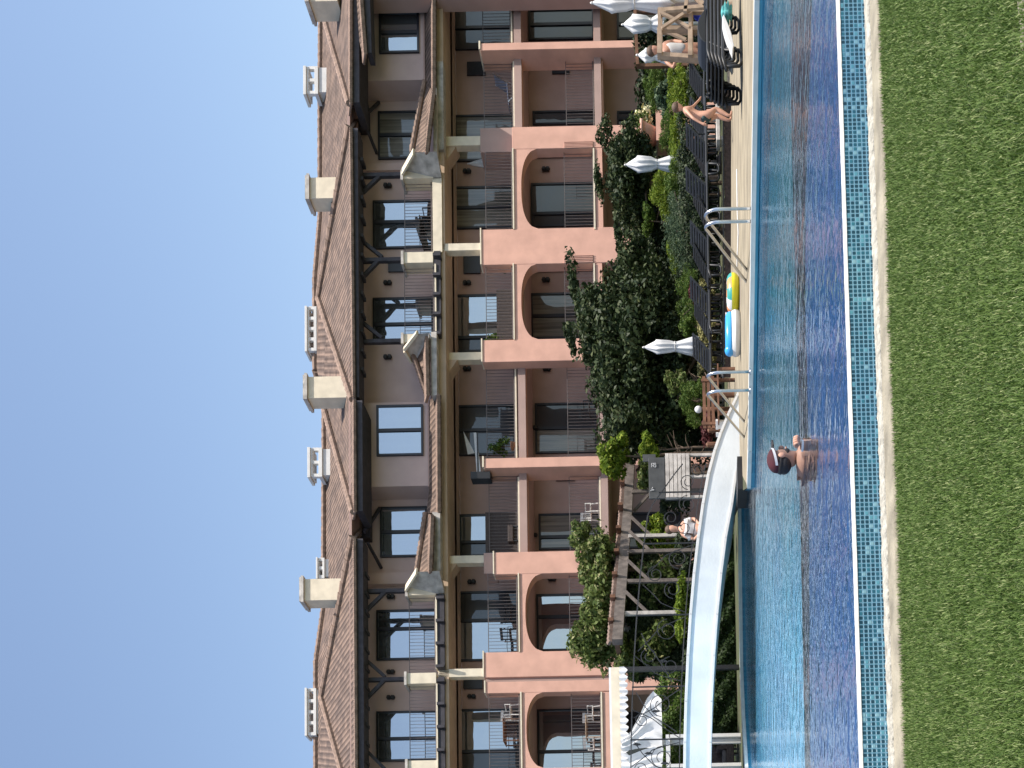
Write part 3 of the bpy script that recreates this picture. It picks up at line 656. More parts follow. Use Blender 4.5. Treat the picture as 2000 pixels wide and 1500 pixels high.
# dark strips standing in for the shade of the gap under the skirts
mb = MB(); fb(mb, 849, -60, 864, 170, -0.05, 0.4); fb(mb, 859, 780, 872, 1002, -0.05, 0.4); mb.each('gap_shade_strip', M['timber'], bld)
# --- main roof
RB = -6.5
roof = build_roof('roof', [
    [(630, -200, RB), (697, -200, -0.9), (697, 260, -0.9), (628, 235, RB), ],
    [(628, 235, RB), (697, 260, -0.9), (697, 560, -0.9), (628, 560, RB)],
    [(628, 560, RB), (697, 560, -0.9), (700, 800, -0.9), (636, 800, RB)],
    [(636, 780, RB), (700, 780, -0.9), (703, 1080, -0.9), (636, 1180, RB)],
    [(634, 1180, RB), (703, 1080, -0.9), (705, 1640, -0.9), (632, 1640, RB)],
    # first wide hipped block
    [(684, 246, 0.6), (624, 583, -3.6), (690, 780, 0.6)],
    [(684, 246, 0.6), (697, 228, -1.0), (628, 425, RB), (618, 545, -5.0), (624, 583, -3.6)],
    [(690, 780, 0.6), (624, 583, -3.6), (618, 724, -5.0), (636, 800, RB), (700, 800, -1.0)],
    [(624, 583, -3.6), (618, 545, -5.0), (618, 724, -5.0)],
    # narrow block left of it
    [(690, 775, 0.75), (636, 770, -5.6), (638, 800, -5.4), (692, 1000, 0.75)],
    [(692, 1000, 0.75), (638, 800, -5.4), (636, 850, RB), (703, 1010, -1.0)],
    # narrow block at the right end
    [(684, -200, 0.75), (632, -200, -5.6), (632, 22, -5.4), (684, 202, 0.75)],
    [(684, 202, 0.75), (632, 22, -5.4), (630, 70, RB), (697, 214, -1.0)],
    # second wide hipped block
    [(691, 1048, 0.6), (630, 1362, -3.6), (696, 1600, 0.6)],
    [(691, 1048, 0.6), (704, 1030, -1.0), (634, 1190, RB), (620, 1292, -5.0), (630, 1362, -3.6)],
    [(630, 1362, -3.6), (620, 1292, -5.0), (620, 1520, -5.0)],
    [(630, 1362, -3.6), (620, 1520, -5.0), (640, 1640, RB), (705, 1640, -1.0), (696, 1600, 0.6)],
], bld)
rb = roof.data
mb = MB()      # ridge and hip tiles
def ridge(pts, r=0.12, stp=0.42):
    mb.mark()
    for a, b_ in zip(pts[:-1], pts[1:]):
        p, q = pp(*a) + Vector((0, 0, .06)), pp(*b_) + Vector((0, 0, .06)); n = max(2, int((q - p).length / stp))
        for i in range(n): mb.tube([p.lerp(q, i / n), p.lerp(q, min(1, (i + 1.12) / n))], [r * 1.12, r * 0.85], 8)
ridge([(684, 246, .6), (624, 583, -3.6), (690, 780, .6)]); ridge([(636, 800, -5.4), (692, 1000, .75)]); ridge([(632, 22, -5.4), (684, 202, .75)])
ridge([(691, 1048, .6), (630, 1362, -3.6), (696, 1600, .6)]); ridge([(628, 235, RB), (628, 425, RB), (618, 545, -5), (618, 724, -5), (634, 790, RB)])
ridge([(630, -200, RB), (628, 235, RB)]); ridge([(636, 800, RB), (635, 1185, RB), (620, 1292, -5), (620, 1520, -5)])
mb.each('ridge_tile', M['ridge'], roof, marks=True)
mb = MB()
for a in ((686, -100, .8, 686, 200, .8), (686, 250, .65, 692, 776, .65), (693, 782, .8, 694, 998, .8), (693, 1052, .65, 697, 1590, .65), (698, 206, -.9, 698, 244, -.9), (704, 1004, -.9, 704, 1046, -.9)): tile_ends(*a, st=4.4, r=0.055, ln=0.5)
mb.each('eave_tile', M['ridge'], roof, marks=True)
mb = MB()      # eave soffit boards and gutters
fb(mb, 687.5, 250, 700, 776, 0.55, 0.62); fb(mb, 694, 782, 708, 998, 0.70, 1.12); fb(mb, 695, 1052, 710, 1600, 0.55, 0.62); fb(mb, 688, -200, 701, 200, 0.70, 1.12); fb(mb, 700, 200, 718, 248, -0.9, 1.2); fb(mb, 705, 998, 722, 1050, -0.9, 1.2)
mb.each('eave_board', M['timber'], roof)
# corner roof over the right-hand balcony, standing further forward
corner = build_roof('corner_roof', [[(684, -90, 0.4), (700, -90, 1.0), (713, 104, 1.0), (707, 104, 0.8), (684, 0, 0.4)]], bld)
mb = MB(); tile_ends(702, -60, 1.02, 714, 103, 1.02); mb.build('tile_edge', M['ridge'], corner)
mb = MB(); mb.prism([pp(703, -80, .9), pp(716, 103, .9), pp(726, 103, .9), pp(720, -80, .9)], (0, .5, 0)); mb.build('corner_soffit', M['timber'], corner)
mb = MB(); fb(mb, 722, -150, 1235, -5, 0.35, 0.50); mb.build('end_wall', M['pinkshade'], bld)
# --- chimneys
def chimney(xa, ya, xb, yb, o, d=0.62, m='cream', cap=True):
    mb = MB(); r = fb(mb, xa, ya, xb + 14, yb, o, d); c = mb.build('chimney', M[m], roof, bevel=0.01)
    if cap:
        mb = MB(); mb.box(r[0] - .09, r[1] + .09, -o - .09, -o + d + .09, r[3], r[3] + .10); mb.box(r[0] - .05, r[1] + .05, -o - .05, -o + d + .05, r[3] + .10, r[3] + .17); mb.build('chimney_cap', M['old'], c)
chimney(605, 346, 662, 387, -1.0); chimney(601, 735, 666, 777, -0.7); chimney(594, 1130, 668, 1172, -0.9); chimney(604, -40, 645, 2, -0.9, 0.8)
def louvre(xa, ya, xb, yb, o, n, base=True):
    mb = MB(); h = xb - xa; xc = xa + h * 0.26
    r = fb(mb, xa, ya, xa + h * .14, yb, o, 0.62); fb(mb, xa + h * .14, ya + 2, xc, yb - 2, o - .05, 0.52)
    fb(mb, xb - h * .45, ya + 1, xb - h * .27, yb - 1, o - .02, 0.58)
    fb(mb, xb - h * .27, ya + 4, xb + 6, yb - 4, o - .08, 0.46)
    for i in range(n):
        y = ya + 4 + (yb - ya - 8) * i / (n - 1); fb(mb, xc, y - 3, xb - h * .45, y + 3, o - .06, 0.14); fb(mb, xc, y - 3, xb - h * .45, y + 3, o - .40, 0.14)
    mb.build('chimney', M['white'], roof, bevel=0.008)
louvre(592, 128, 632, 184, -5.6, 3); louvre(595, 597, 627, 686, -4.7, 5); louvre(600, 873, 640, 932, -5.6, 3); louvre(595, 1343, 626, 1437, -4.7, 5); louvre(617, 1088, 640, 1130, -5.9, 3)
# --- windows
def win(xa, ya, xb, yb, o, g='gsky', mull=(0.5,), fr=0.075, sill=False, g2=None):
    ym = (ya + yb) / 2; xm = (xa + xb) / 2
    xl = B(xm, yb, o)[0]; xr = B(xm, ya, o)[0]; zt = B(xa, ym, o)[1]; zb = B(xb, ym, o)[1]; y0 = -o
    mb = MB(); mb.box(xl, xr, y0, y0 + .07, zt - fr, zt); mb.box(xl, xr, y0, y0 + .07, zb, zb + fr); mb.box(xl, xl + fr, y0, y0 + .07, zb + fr, zt - fr); mb.box(xr - fr, xr, y0, y0 + .07, zb + fr, zt - fr)
    cuts = [0] + list(mull) + [1]
    for f in mull: c = xl + (xr - xl) * f; mb.box(c - fr * .8, c + fr * .8, y0 - .005, y0 + .07, zb + fr, zt - fr)
    f_ = mb.build('window', M['frame'], bld)
    for i in range(len(cuts) - 1):
        a = xl + (xr - xl) * cuts[i] + fr; b_ = xl + (xr - xl) * cuts[i + 1] - fr
        mb = MB(); mb.box(a, b_, y0 + .035, y0 + .055, zb + fr, zt - fr)
        mb.build('pane', M[g2 if (g2 and i == 0) else g], f_)
WB = BK + 0.075; WT = BT2 + 0.075
# top floor
win(728, 390, 845, 484, WT, 'gsky', (0.55,)); win(728, 580, 846, 667, WT, 'gsky', (0.40,)); win(735, 1190, 853, 1288, WT, 'gsky', (0.62,)); win(735, 1388, 855, 1486, WT, 'gsky', (0.45,))
win(735, 790, 826, 889, -0.33, 'gsky'); win(742, 989, 834, 1087, WT, 'gsky'); win(740, 22, 818, 102, -0.33, 'gsky'); win(738, 216, 818, 309, WT, 'gcurt')
# second floor
win(884, 363, 1003, 445, WB, 'gcurt', (0.5,)); win(884, 574, 1003, 686, WB, 'gsky', (0.25,), g2='gdark'); win(890, 790, 1006, 888, WB, 'gdark', (0.5,)); win(897, 1003, 1010, 1086, WB, 'gsky', (0.34,), g2='gdark')
win(890, 1154, 1012, 1290, WB, 'gdark', (0.58,), g2='gsky'); win(892, 1384, 1014, 1550, WB, 'gsky', (0.5,), g2='gdark'); win(888, 223, 1003, 313, WB, 'gcurt', (0.5,)); win(880, 10, 1003, 95, WB, 'gdark', (0.5,))
# first floor
win(1037, 356, 1162, 441, WB, 'gdark', (0.3,)); win(1037, 571, 1162, 660, WB, 'gcurt', (0.5,)); win(1045, 786, 1165, 884, WB, 'gdark', (0.5,), g2='gcurt'); win(1052, 1002, 1172, 1072, WB, 'gcurt', (0.35,))
win(1048, 1159, 1178, 1270, WB, 'gsky', (0.6,)); win(1050, 1384, 1182, 1550, WB, 'gsky', (0.5,)); win(1040, 215, 1165, 242, WB, 'gdark', ()); win(1032, 16, 1160, 76, WB, 'gdark', (0.5,))
# ground floor
for (ya, yb) in ((15, 75), (215, 245), (380, 441), (545, 655), (770, 885), (1000, 1070), (1160, 1270), (1390, 1500)): win(1205, ya, 1330, yb, WB, 'gdark', (0.5,))
# dark door openings (vestibules) on side walls
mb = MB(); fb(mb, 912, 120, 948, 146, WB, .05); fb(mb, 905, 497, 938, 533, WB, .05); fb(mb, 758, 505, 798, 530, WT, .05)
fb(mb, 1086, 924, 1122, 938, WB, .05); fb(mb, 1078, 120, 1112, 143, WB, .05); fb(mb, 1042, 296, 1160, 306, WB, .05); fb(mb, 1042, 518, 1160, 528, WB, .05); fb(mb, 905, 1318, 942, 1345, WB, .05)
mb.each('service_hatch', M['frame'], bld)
# --- railings: iron balusters with a rail
def railing(xa, xb, ya, yb, o, sp=0.125, m='rail'):
    ym = (ya + yb) / 2; xm = (xa + xb) / 2; xl = B(xm, yb, o)[0]; xr = B(xm, ya, o)[0]; zt = B(xa, ym, o)[1]; zb = B(xb, ym, o)[1]
    mb = MB(); mb.box(xl, xr, -o - .015, -o + .015, zt - .022, zt); mb.box(xl, xr, -o - .015, -o + .015, zb + .05, zb + .08)
    n = int((xr - xl) / sp)
    for i in range(n + 1): c = xl + (xr - xl) * i / n; mb.box(c - .006, c + .006, -o - .006, -o + .006, zb, zt - .03)
    mb.build('railing', M[m], bld)
for a in ((790, 846, 348, 492, -.08), (790, 850, 513, 652, -.08), (799, 853, 1162, 1314, -.08), (800, 855, 1335, 1488, -.08), (948, 1003, 297, 446, -.1), (949, 1004, 514, 662, -.1),
          (953, 1013, 1120, 1273, -.1), (955, 1018, 1351, 1501, -.1), (945, 1004, 120, 250, -.52), (950, 1008, 704, 894, -.52), (955, 1014, 931, 1078, -.52), (942, 999, -60, 83, -.52),
          (1102, 1162, 289, 446, -.2), (1103, 1163, 514, 662, -.2), (1112, 1172, 1119, 1273, -.2), (1116, 1177, 1351, 1501, -.2), (1105, 1162, 119, 247, -.52), (1108, 1172, 704, 894, -.52), (1112, 1173, 931, 1078, -.52)):
    railing(*a)
# dark screened railings where the photo shows wicker infill
mb = MB(); fb(mb, 970, 566, 1003, 661, -.16, .03); fb(mb, 948, 1000, 1012, 1078, -.6, .03); mb.each('railing_screen', M['wicker'], bld)
# --- vent grilles on the pillars
for (xa, ya, xb, yb) in ((1102, 276, 1158, 289.5), (1102, 498, 1158, 514)):
    mb = MB(); r = fb(mb, xa, ya, xb, yb, 0.02, .02); g_ = mb.build('vent_grille', M['pinkshade'], bld); mb = MB()
    for i in range(5):
        c = r[0] + (r[1] - r[0]) * (i + .5) / 5; mb.box(c - .012, c + .012, -.045, -.02, r[2], r[3])
    mb.build('grille_bars', M['pink'], g_)
# --- wall lamps
for (x, y) in ((757, 362), (757, 552), (757, 697), (763, 1165), (763, 1312), (763, 1362), (912, 334), (912, 552), (912, 720), (921, 1136), (921, 1360), (1066, 330), (1066, 546), (1068, 720), (1078, 1131), (1080, 1352)):
    o = -.86 if (x, y) == (757, 697) else (BT2 + .08 if x < 800 else BK + .08)
    c = pp(x, y, o); mb = MB()
    mb.lathe([(0.02, -0.17), (0.085, -0.13), (0.09, -0.03), (0.05, 0), (0.09, 0.03), (0.085, 0.13), (0.02, 0.17)], c, 10); mb.box(c.x - .05, c.x + .05, c.y, c.y + .09, c.z - .05, c.z + .05)
    mb.build('wall_lamp', M['black'], bld)
for (x, y) in ((883, 20), (882, 757), (890, 1035), (1046, 835), (1044, 1045)):
    c = pp(x, y, BK + .1); mb = MB(); mb.lathe([(0.02, -0.12), (0.08, -0.08), (0.08, 0.08), (0.02, 0.12)], c, 10); mb.build('wall_lamp', M['black'], bld)
# ================================================================= FIGURES
def body(name, joints, edges, m, parent=None, root=0, sub=2, loc=Vector((0, 0, 0))):
    """one continuous skinned surface; joints: (point, radius)"""
    me = bpy.data.meshes.new(name); me.from_pydata([tuple(Vector(p) - loc) for p, r in joints], edges, []); me.materials.append(m)
    o = bpy.data.objects.new(name, me); C.objects.link(o)
    sk = o.modifiers.new('skin', 'SKIN'); 
    if not me.skin_vertices: 
        bm = bmesh.new(); bm.from_mesh(me); bm.verts.layers.skin.verify(); bm.to_mesh(me); bm.free()
    for i, (p, r) in enumerate(joints):
        s = me.skin_vertices[0].data[i]; s.radius = (r, r) if not isinstance(r, tuple) else r; s.use_root = (i == root)
    ss = o.modifiers.new('sub', 'SUBSURF'); ss.levels = sub; ss.render_levels = sub
    dg = bpy.context.evaluated_depsgraph_get(); dg.update(); em = bpy.data.meshes.new_from_object(o.evaluated_get(dg)); o.modifiers.clear()
    em.materials.clear(); em.materials.append(m); em.polygons.foreach_set('use_smooth', [True] * len(em.polygons)); em.name = name
    o.data = em
    if parent: o.parent = parent
    return o
def ell(mb, c, r, n=12, k=9, R=None):
    vs = []; c = Vector(c)
    for i in range(k + 1):
        t = PI * i / k
        for j in range(n):
            a = 2 * PI * j / n; p = Vector((r[0] * math.sin(t) * math.cos(a), r[1] * math.sin(t) * math.sin(a), r[2] * math.cos(t)))
            vs.append(c + (R @ p if R else p))
    mb.add(vs, [(i*n+j, i*n+(j+1)%n, (i+1)*n+(j+1)%n, (i+1)*n+j) for i in range(k) for j in range(n)])
# ---- child stepping along the deck (side view, facing right, arms held back)
def px(Y):
    return lambda x, y, d=0.0: W(x, y, Y + d)
Q = px(24.2); base = G(1429, 227, FZ)
kid = thing('person', (base.x, base.y, FZ), 'barefoot person in dark swim briefs walking along the pool deck', 'person'); kl = Vector(kid.location)
J = [(Q(1374, 231), .088), (Q(1362, 227), .082), (Q(1350, 220), .098), (Q(1340, 215), .075), (Q(1334, 212.5), .036), (Q(1329, 210.5), .062), (Q(1322, 209), .086), (Q(1317, 209.5), .060),
     (Q(1384, 224, -.09), .076), (Q(1398, 213, -.10), .050), (Q(1410, 219, -.10), .046), (Q(1423, 226, -.10), .028), (Q(1428, 225, -.10), .030), (Q(1429, 216, -.10), .020),
     (Q(1386, 230, .09), .074), (Q(1400, 226, .10), .050), (Q(1412, 231, .10), .044), (Q(1423, 235, .10), .028), (Q(1427, 234, .10), .028), (Q(1428, 224, .10), .020),
     (Q(1342, 218, -.13), .040), (Q(1354, 231, -.18), .028), (Q(1367, 239, -.17), .022), (Q(1375, 243, -.17), .024),
     (Q(1342, 214, .13), .038), (Q(1354, 208, .17), .028), (Q(1362, 199, .16), .022), (Q(1366, 195, .16), .022)]
E_ = [(0,1),(1,2),(2,3),(3,4),(4,5),(5,6),(6,7),(0,8),(8,9),(9,10),(10,11),(11,12),(12,13),(0,14),(14,15),(15,16),(16,17),(17,18),(18,19),(3,20),(20,21),(21,22),(22,23),(3,24),(24,25),(25,26),(26,27)]
for hi, (dx, dy) in ((23, (6, 1.5)), (27, (3.5, -4))):
    h = J[hi][0]
    for k in range(4):
        a = len(J); p = h + Vector((0, (k - 1.5) * .016, 0)); t_ = Q(0, 0)
        v = (W(J and 1400 + dx, 200 + dy, 24.2) - W(1400, 200, 24.2)); J += [(p + v * .5, .010), (p + v * (1.0 - .1 * abs(k - 1.5)), .008)]; E_ += [(hi, a), (a, a + 1)]
    a = len(J); J += [(h + Vector((0.03, -.02, -.01)), .010), (h + Vector((0.05, -.02, -.045)), .009)]; E_ += [(hi, a), (a, a + 1)]
body('body', J, E_, M['skin'], kid, loc=kl)
mb = MB(); hd = Q(1321.5, 208.5); ell(mb, hd + Vector((-.012, 0, .018)) - kl, (.096, .085, .090)); mb.build('hair', M['hair'], kid, True)
mb = MB(); ell(mb, hd + Vector((.090, 0, -.02)) - kl, (.020, .014, .022), 8, 6); mb.build('nose', M['skin'], kid, True)
body('swim_briefs', [(Q(1368, 229.5), .094), (Q(1376, 230), .112), (Q(1384, 225, -.08), .092), (Q(1386, 230, .08), .090)], [(0, 1), (1, 2), (1, 3)], M['swim'], kid, loc=kl)
# ---- man standing in the pool in a cap, fist near his chin
Q = px(11.0)
man = thing('person', (W(1570, 893, 11.0).x, 11.0, 0), 'man in dark red cap standing chest deep in the pool, fist by his chin', 'person'); ml = Vector(man.location)
J = [(Q(1640, 900), .16), (Q(1602, 901), .165), (Q(1578, 900), .17), (Q(1565, 898), .13), (Q(1556, 896), .068), (Q(1546, 896), .075), (Q(1532, 898), .098), (Q(1519, 900), .104), (Q(1509, 901), .078),
     (Q(1568, 922, .10), .075), (Q(1590, 931, .12), .056), (Q(1625, 925, .05), .045),
     (Q(1570, 880, -.14), .072), (Q(1590, 871, -.22), .058), (Q(1577, 871, -.26), .050), (Q(1568, 870, -.27), .042), (Q(1562, 869.5, -.27), .044)]
E_ = [(0,1),(1,2),(2,3),(3,4),(4,5),(5,6),(6,7),(7,8),(3,9),(9,10),(10,11),(3,12),(12,13),(13,14),(14,15),(15,16)]
body('body', J, E_, M['skin2'], man, root=1, loc=ml)
hw = Q(1559, 868.5, -.27) - ml; hs = 1.3
J = [(hw + Vector((0, 0, -.01)), .034)]; E_ = []
for k in range(4):
    a = len(J); b0 = hw + Vector((.016 * (k - 1.5), -.018, .030 - .004 * abs(k - 1.5)))
    J += [(b0, .0105), (b0 + Vector((.003, -.030, .008)), .0100), (b0 + Vector((.004, -.042, -.018)), .0090), (b0 + Vector((.002, -.020, -.030)), .0080)]; E_ += [(0, a), (a, a+1), (a+1, a+2), (a+2, a+3)]
a = len(J); J += [(hw + Vector((.034, -.01, -.01)), .011), (hw + Vector((.035, -.036, .004)), .010), (hw + Vector((.016, -.048, .010)), .009)]; E_ += [(0, a), (a, a+1), (a+1, a+2)]
J = [(hw + (p - hw) * hs, r * hs) for p, r in J]; hand = body('hand', J, E_, M['skin'], man, sub=2)
mb = MB(); wv = (Q(1567, 870.3, -.27) - ml); mb.tube([wv + Vector((.0, 0, -.010)), wv + Vector((0, 0, .010))], .050, 14); mb.build('wristband', M['towel'], man, True)
hc = Q(1520, 899) - ml
mb = MB(); ell(mb, hc + Vector((.108, -.02, -.03)), (.024, .018, .028), 8, 7); ell(mb, hc + Vector((.085, -.03, -.075)), (.030, .032, .014), 8, 6); mb.build('face_features', M['skin2'], man, True)
mb = MB(); ell(mb, hc + Vector((-.005, -.098, -.03)), (.026, .016, .036), 8, 7); mb.build('ear', M['skin'], man, True)
mb = MB(); ell(mb, hc + Vector((.030, 0, -.080)), (.078, .082, .050), 14, 8); ell(mb, hc + Vector((-.03, .0, -.02)), (.10, .101, .05), 14, 8); ell(mb, hc + Vector((-.045, .0, -.055)), (.085, .092, .075), 14, 8); mb.build('beard', M['beard'], man, True)  # black beard and hair, partly standing in for the shadow over his face
capR = Matrix.Rotation(math.radians(-14), 3, 'Y')
vs = []; n = 18; k = 7; mb = MB()
for i in range(k + 1):
    t = PI / 2 * i / k
    for j in range(n): a = 2 * PI * j / n; vs.append(hc + Vector((-.006, 0, .030)) + capR @ Vector((.114 * math.cos(t) * math.cos(a), .106 * math.cos(t) * math.sin(a), .090 * math.sin(t) - .01)))
mb.add(vs, [(i*n+j, i*n+(j+1)%n, (i+1)*n+(j+1)%n, (i+1)*n+j) for i in range(k) for j in range(n)]); cap = mb.build('cap', M['redcap'], man, True)
mb = MB(); pts = []
for j in range(11): a = -PI / 2 + PI * j / 10; pts.append(hc + Vector((-.006, 0, .032)) + capR @ Vector((.10 + .095 * math.cos(a), .092 * math.sin(a), -.012 - .012 * math.cos(a))))
mb.prism(pts, (0, 0, .010)); mb.build('cap_brim', M['beard'], cap, True)
mb = MB()
for j in range(9):
    a = -2.4 + 1.9 * j / 8; p = hc + Vector((-.006, 0, .030)) + capR @ Vector((.117 * math.cos(a), .109 * math.sin(a), .008)); mb.add([p + Vector((0, 0, -.010)), p + Vector((0, 0, .014))], [])
mb.f = [(2*j, 2*j+2, 2*j+3, 2*j+1) for j in range(8)]; mb.build('cap_panel', M['towel'], cap, True)
# ---- person behind the wooden stand, bent elbow out
Q = px(26.4)
p3 = thing('person', (W(1400, 96, 26.4).x, 26.4, FZ), 'person in a white top behind the wooden stand with one elbow bent outwards', 'person'); pl = Vector(p3.location)
J = [(Q(1345, 98), .13), (Q(1325, 100), .125), (Q(1308, 100), .15), (Q(1297, 99), .11), (Q(1290, 98.5), .05), (Q(1284, 98), .075), (Q(1275, 98.5), .098), (Q(1268, 99), .07),
     (Q(1360, 92), .09), (Q(1385, 92), .06), (Q(1415, 92), .045), (Q(1419, 90, -.1), .03), (Q(1360, 104), .09), (Q(1385, 105), .06), (Q(1415, 105), .045), (Q(1419, 105, -.1), .03),
     (Q(1296, 112, -.05), .052), (Q(1305, 124, -.1), .042), (Q(1315, 131, -.12), .036), (Q(1318, 122, -.22), .030), (Q(1320, 113, -.28), .032),
     (Q(1298, 86, .02), .052), (Q(1316, 80, .0), .04), (Q(1334, 82, -.1), .03)]
E_ = [(0,1),(1,2),(2,3),(3,4),(4,5),(5,6),(6,7),(0,8),(8,9),(9,10),(10,11),(0,12),(12,13),(13,14),(14,15),(3,16),(16,17),(17,18),(18,19),(19,20),(3,21),(21,22),(22,23)]
for k in range(4):
    a = len(J); p = J[20][0]; J += [(p + Vector((.05, -.01, .022 - .015 * k)), .010), (p + Vector((.085, -.02, .02 - .017 * k)), .008)]; E_ += [(20, a), (a, a + 1)]
body('body', J, E_, M['skin'], p3, loc=pl)
mb = MB(); ell(mb, Q(1273.5, 97.5) + Vector((-.01, .02, .02)) - pl, (.105, .105, .11)); mb.build('hair', M['hair'], p3, True)
body('white_top', [(Q(1345, 98), .145), (Q(1325, 100), .145), (Q(1307, 100), .168), (Q(1298, 99), .118), (Q(1297, 111, -.04), .070), (Q(1301, 118, -.07), .058)], [(0,1),(1,2),(2,3),(3,4),(4,5)], M['towel'], p3, loc=pl)
# ---- man seated below the pergola
Q = px(27.0)
p4 = thing('person', (W(1400, 1033, 27).x, 27, FZ), 'person in a white shirt sitting under the pergola behind the bridge railing', 'person'); pl = Vector(p4.location)
J = [(Q(1376, 1036), .15), (Q(1358, 1035), .14), (Q(1342, 1034), .165), (Q(1332, 1033), .12), (Q(1326, 1033), .055), (Q(1320, 1033), .075), (Q(1311, 1033), .092), (Q(1304, 1033), .066),
     (Q(1378, 1028, -.2), .085), (Q(1380, 1020, -.45), .065), (Q(1400, 1019, -.5), .045), (Q(1409, 1015, -.6), .03), (Q(1378, 1044, -.2), .085), (Q(1380, 1046, -.45), .065), (Q(1400, 1046, -.5), .045), (Q(1409, 1044, -.6), .03),
     (Q(1338, 1019, -.02), .055), (Q(1356, 1013, -.06), .042), (Q(1366, 1024, -.25), .032), (Q(1338, 1047, -.02), .055), (Q(1357, 1053, -.06), .042), (Q(1367, 1042, -.25), .032)]
E_ = [(0,1),(1,2),(2,3),(3,4),(4,5),(5,6),(6,7),(0,8),(8,9),(9,10),(10,11),(0,12),(12,13),(13,14),(14,15),(3,16),(16,17),(17,18),(3,19),(19,20),(20,21)]
for hh in (18, 21):
    for k in range(4): a = len(J); p = J[hh][0]; J += [(p + Vector((.016 * (k - 1.5), -.05, -.01)), .010), (p + Vector((.016 * (k - 1.5), -.085, -.03)), .008)]; E_ += [(hh, a), (a, a + 1)]
body('body', J, E_, M['skin'], p4, loc=pl)
mb = MB(); ell(mb, Q(1309, 1033) + Vector((0, .03, .02)) - pl, (.10, .10, .11)); mb.build('hair', M['hair'], p4, True)
body('shirt', [(Q(1376, 1036), .165), (Q(1358, 1035), .155), (Q(1342, 1034), .18), (Q(1333, 1033), .13), (Q(1339, 1019, -.02), .074), (Q(1352, 1014, -.05), .062), (Q(1339, 1047, -.02), .074), (Q(1352, 1051, -.05), .062)],
     [(0,1),(1,2),(2,3),(3,4),(4,5),(3,6),(6,7)], M['towel'], p4, loc=pl)
# ================================================================= PARASOLS
def parasol(xt, xb, xg, y, Y, wt, wb, label, lean=0.0, waist=0.5, group='closed white parasols by the pool'):
    s = Y / F; g0 = W(xg, y, Y); t = thing('parasol', (g0.x, Y, FZ), label, 'parasol', group=group); t.rotation_euler = (0, lean, 0)
    z = lambda x: (xg - x) * s; H = z(xt); b = z(xb); mb = MB(); hh = H - b
    prof = [(wb * .92 * s / 2, b - .0), (wb * s / 2, b + .02 * hh), (wb * .80 * s / 2, b + .18 * hh), (wb * .50 * s / 2, b + waist * .92 * hh), (wb * .47 * s / 2, b + waist * hh), (wt * .84 * s / 2, b + (waist + .10) * hh), (wt * .92 * s / 2, b + (waist + .22) * hh),
            (wt * 1.0 * s / 2, b + .77 * hh), (wt * .80 * s / 2, b + .80 * hh), (wt * .36 * s / 2, b + .92 * hh), (wt * .10 * s / 2, b + hh)]
    n = 48; vs = []; 
    for i, (r, zz) in enumerate(prof):
        for k in range(n):
            a = 2 * PI * k / n; f = .84 * (1 + .17 * math.cos(8 * a + i * .12) + .05 * math.sin(5 * a + i)) if i < 9 else 1 + .05 * math.cos(8 * a)
            vs.append((r * f * math.cos(a), r * f * math.sin(a), zz + (.05 * hh * math.sin(8 * a) if i == 0 else 0)))
    mb.add(vs, [(i*n+k, i*n+(k+1)%n, (i+1)*n+(k+1)%n, (i+1)*n+k) for i in range(len(prof)-1) for k in range(n)] + [tuple(range(n))])
    mb.build('canopy', M['canvas'], t, True)
    mb = MB(); mb.tube([(0, 0, 0.02), (0, 0, H * .98)], .03, 10); mb.build('pole', M['white'], t, True)
    mb = MB(); mb.lathe([(.26, 0), (.26, .07), (.07, .10), (.06, .3)], (0, 0, 0), 16); mb.build('base', M['cushion'], t, True)
    mb = MB(); zw = b + waist * hh; mb.tube([(wb * .50 * s / 2 * math.cos(a * PI / 8), wb * .44 * s / 2 * math.sin(a * PI / 8), zw) for a in range(16)], .012, 6, close=True); mb.build('tie_strap', M['white'], t, True)
    mb = MB(); mb.lathe([(.02, H), (.03, H + .02), (.01, H + .06)], (0, 0, 0), 8); mb.build('finial', M['white'], t, True)
    return t
parasol(1222, 1321, 1408, 318, 33.0, 28, 31, 'closed white parasol on slim pole above the loungers, left of the walking person', 0.0, .40)
parasol(1258, 1361, 1420, 675, 31.0, 26, 36, 'closed white parasol with flared skirt in front of the big dark tree', 0.0, .42)
parasol(1219, 1300, 1411, 44, 30.0, 30, 36, 'closed white parasol right behind the wooden stand', 0.0, .35)
parasol(1163, 1318, 1425, 0, 26.0, 34, 44, 'large closed white parasol cut off by the right edge', 0.0, .48)
parasol(1243, 1307, 1411, 121, 29.0, 24, 24, 'short leaning closed parasol left of the wooden stand', 0.10, .5)
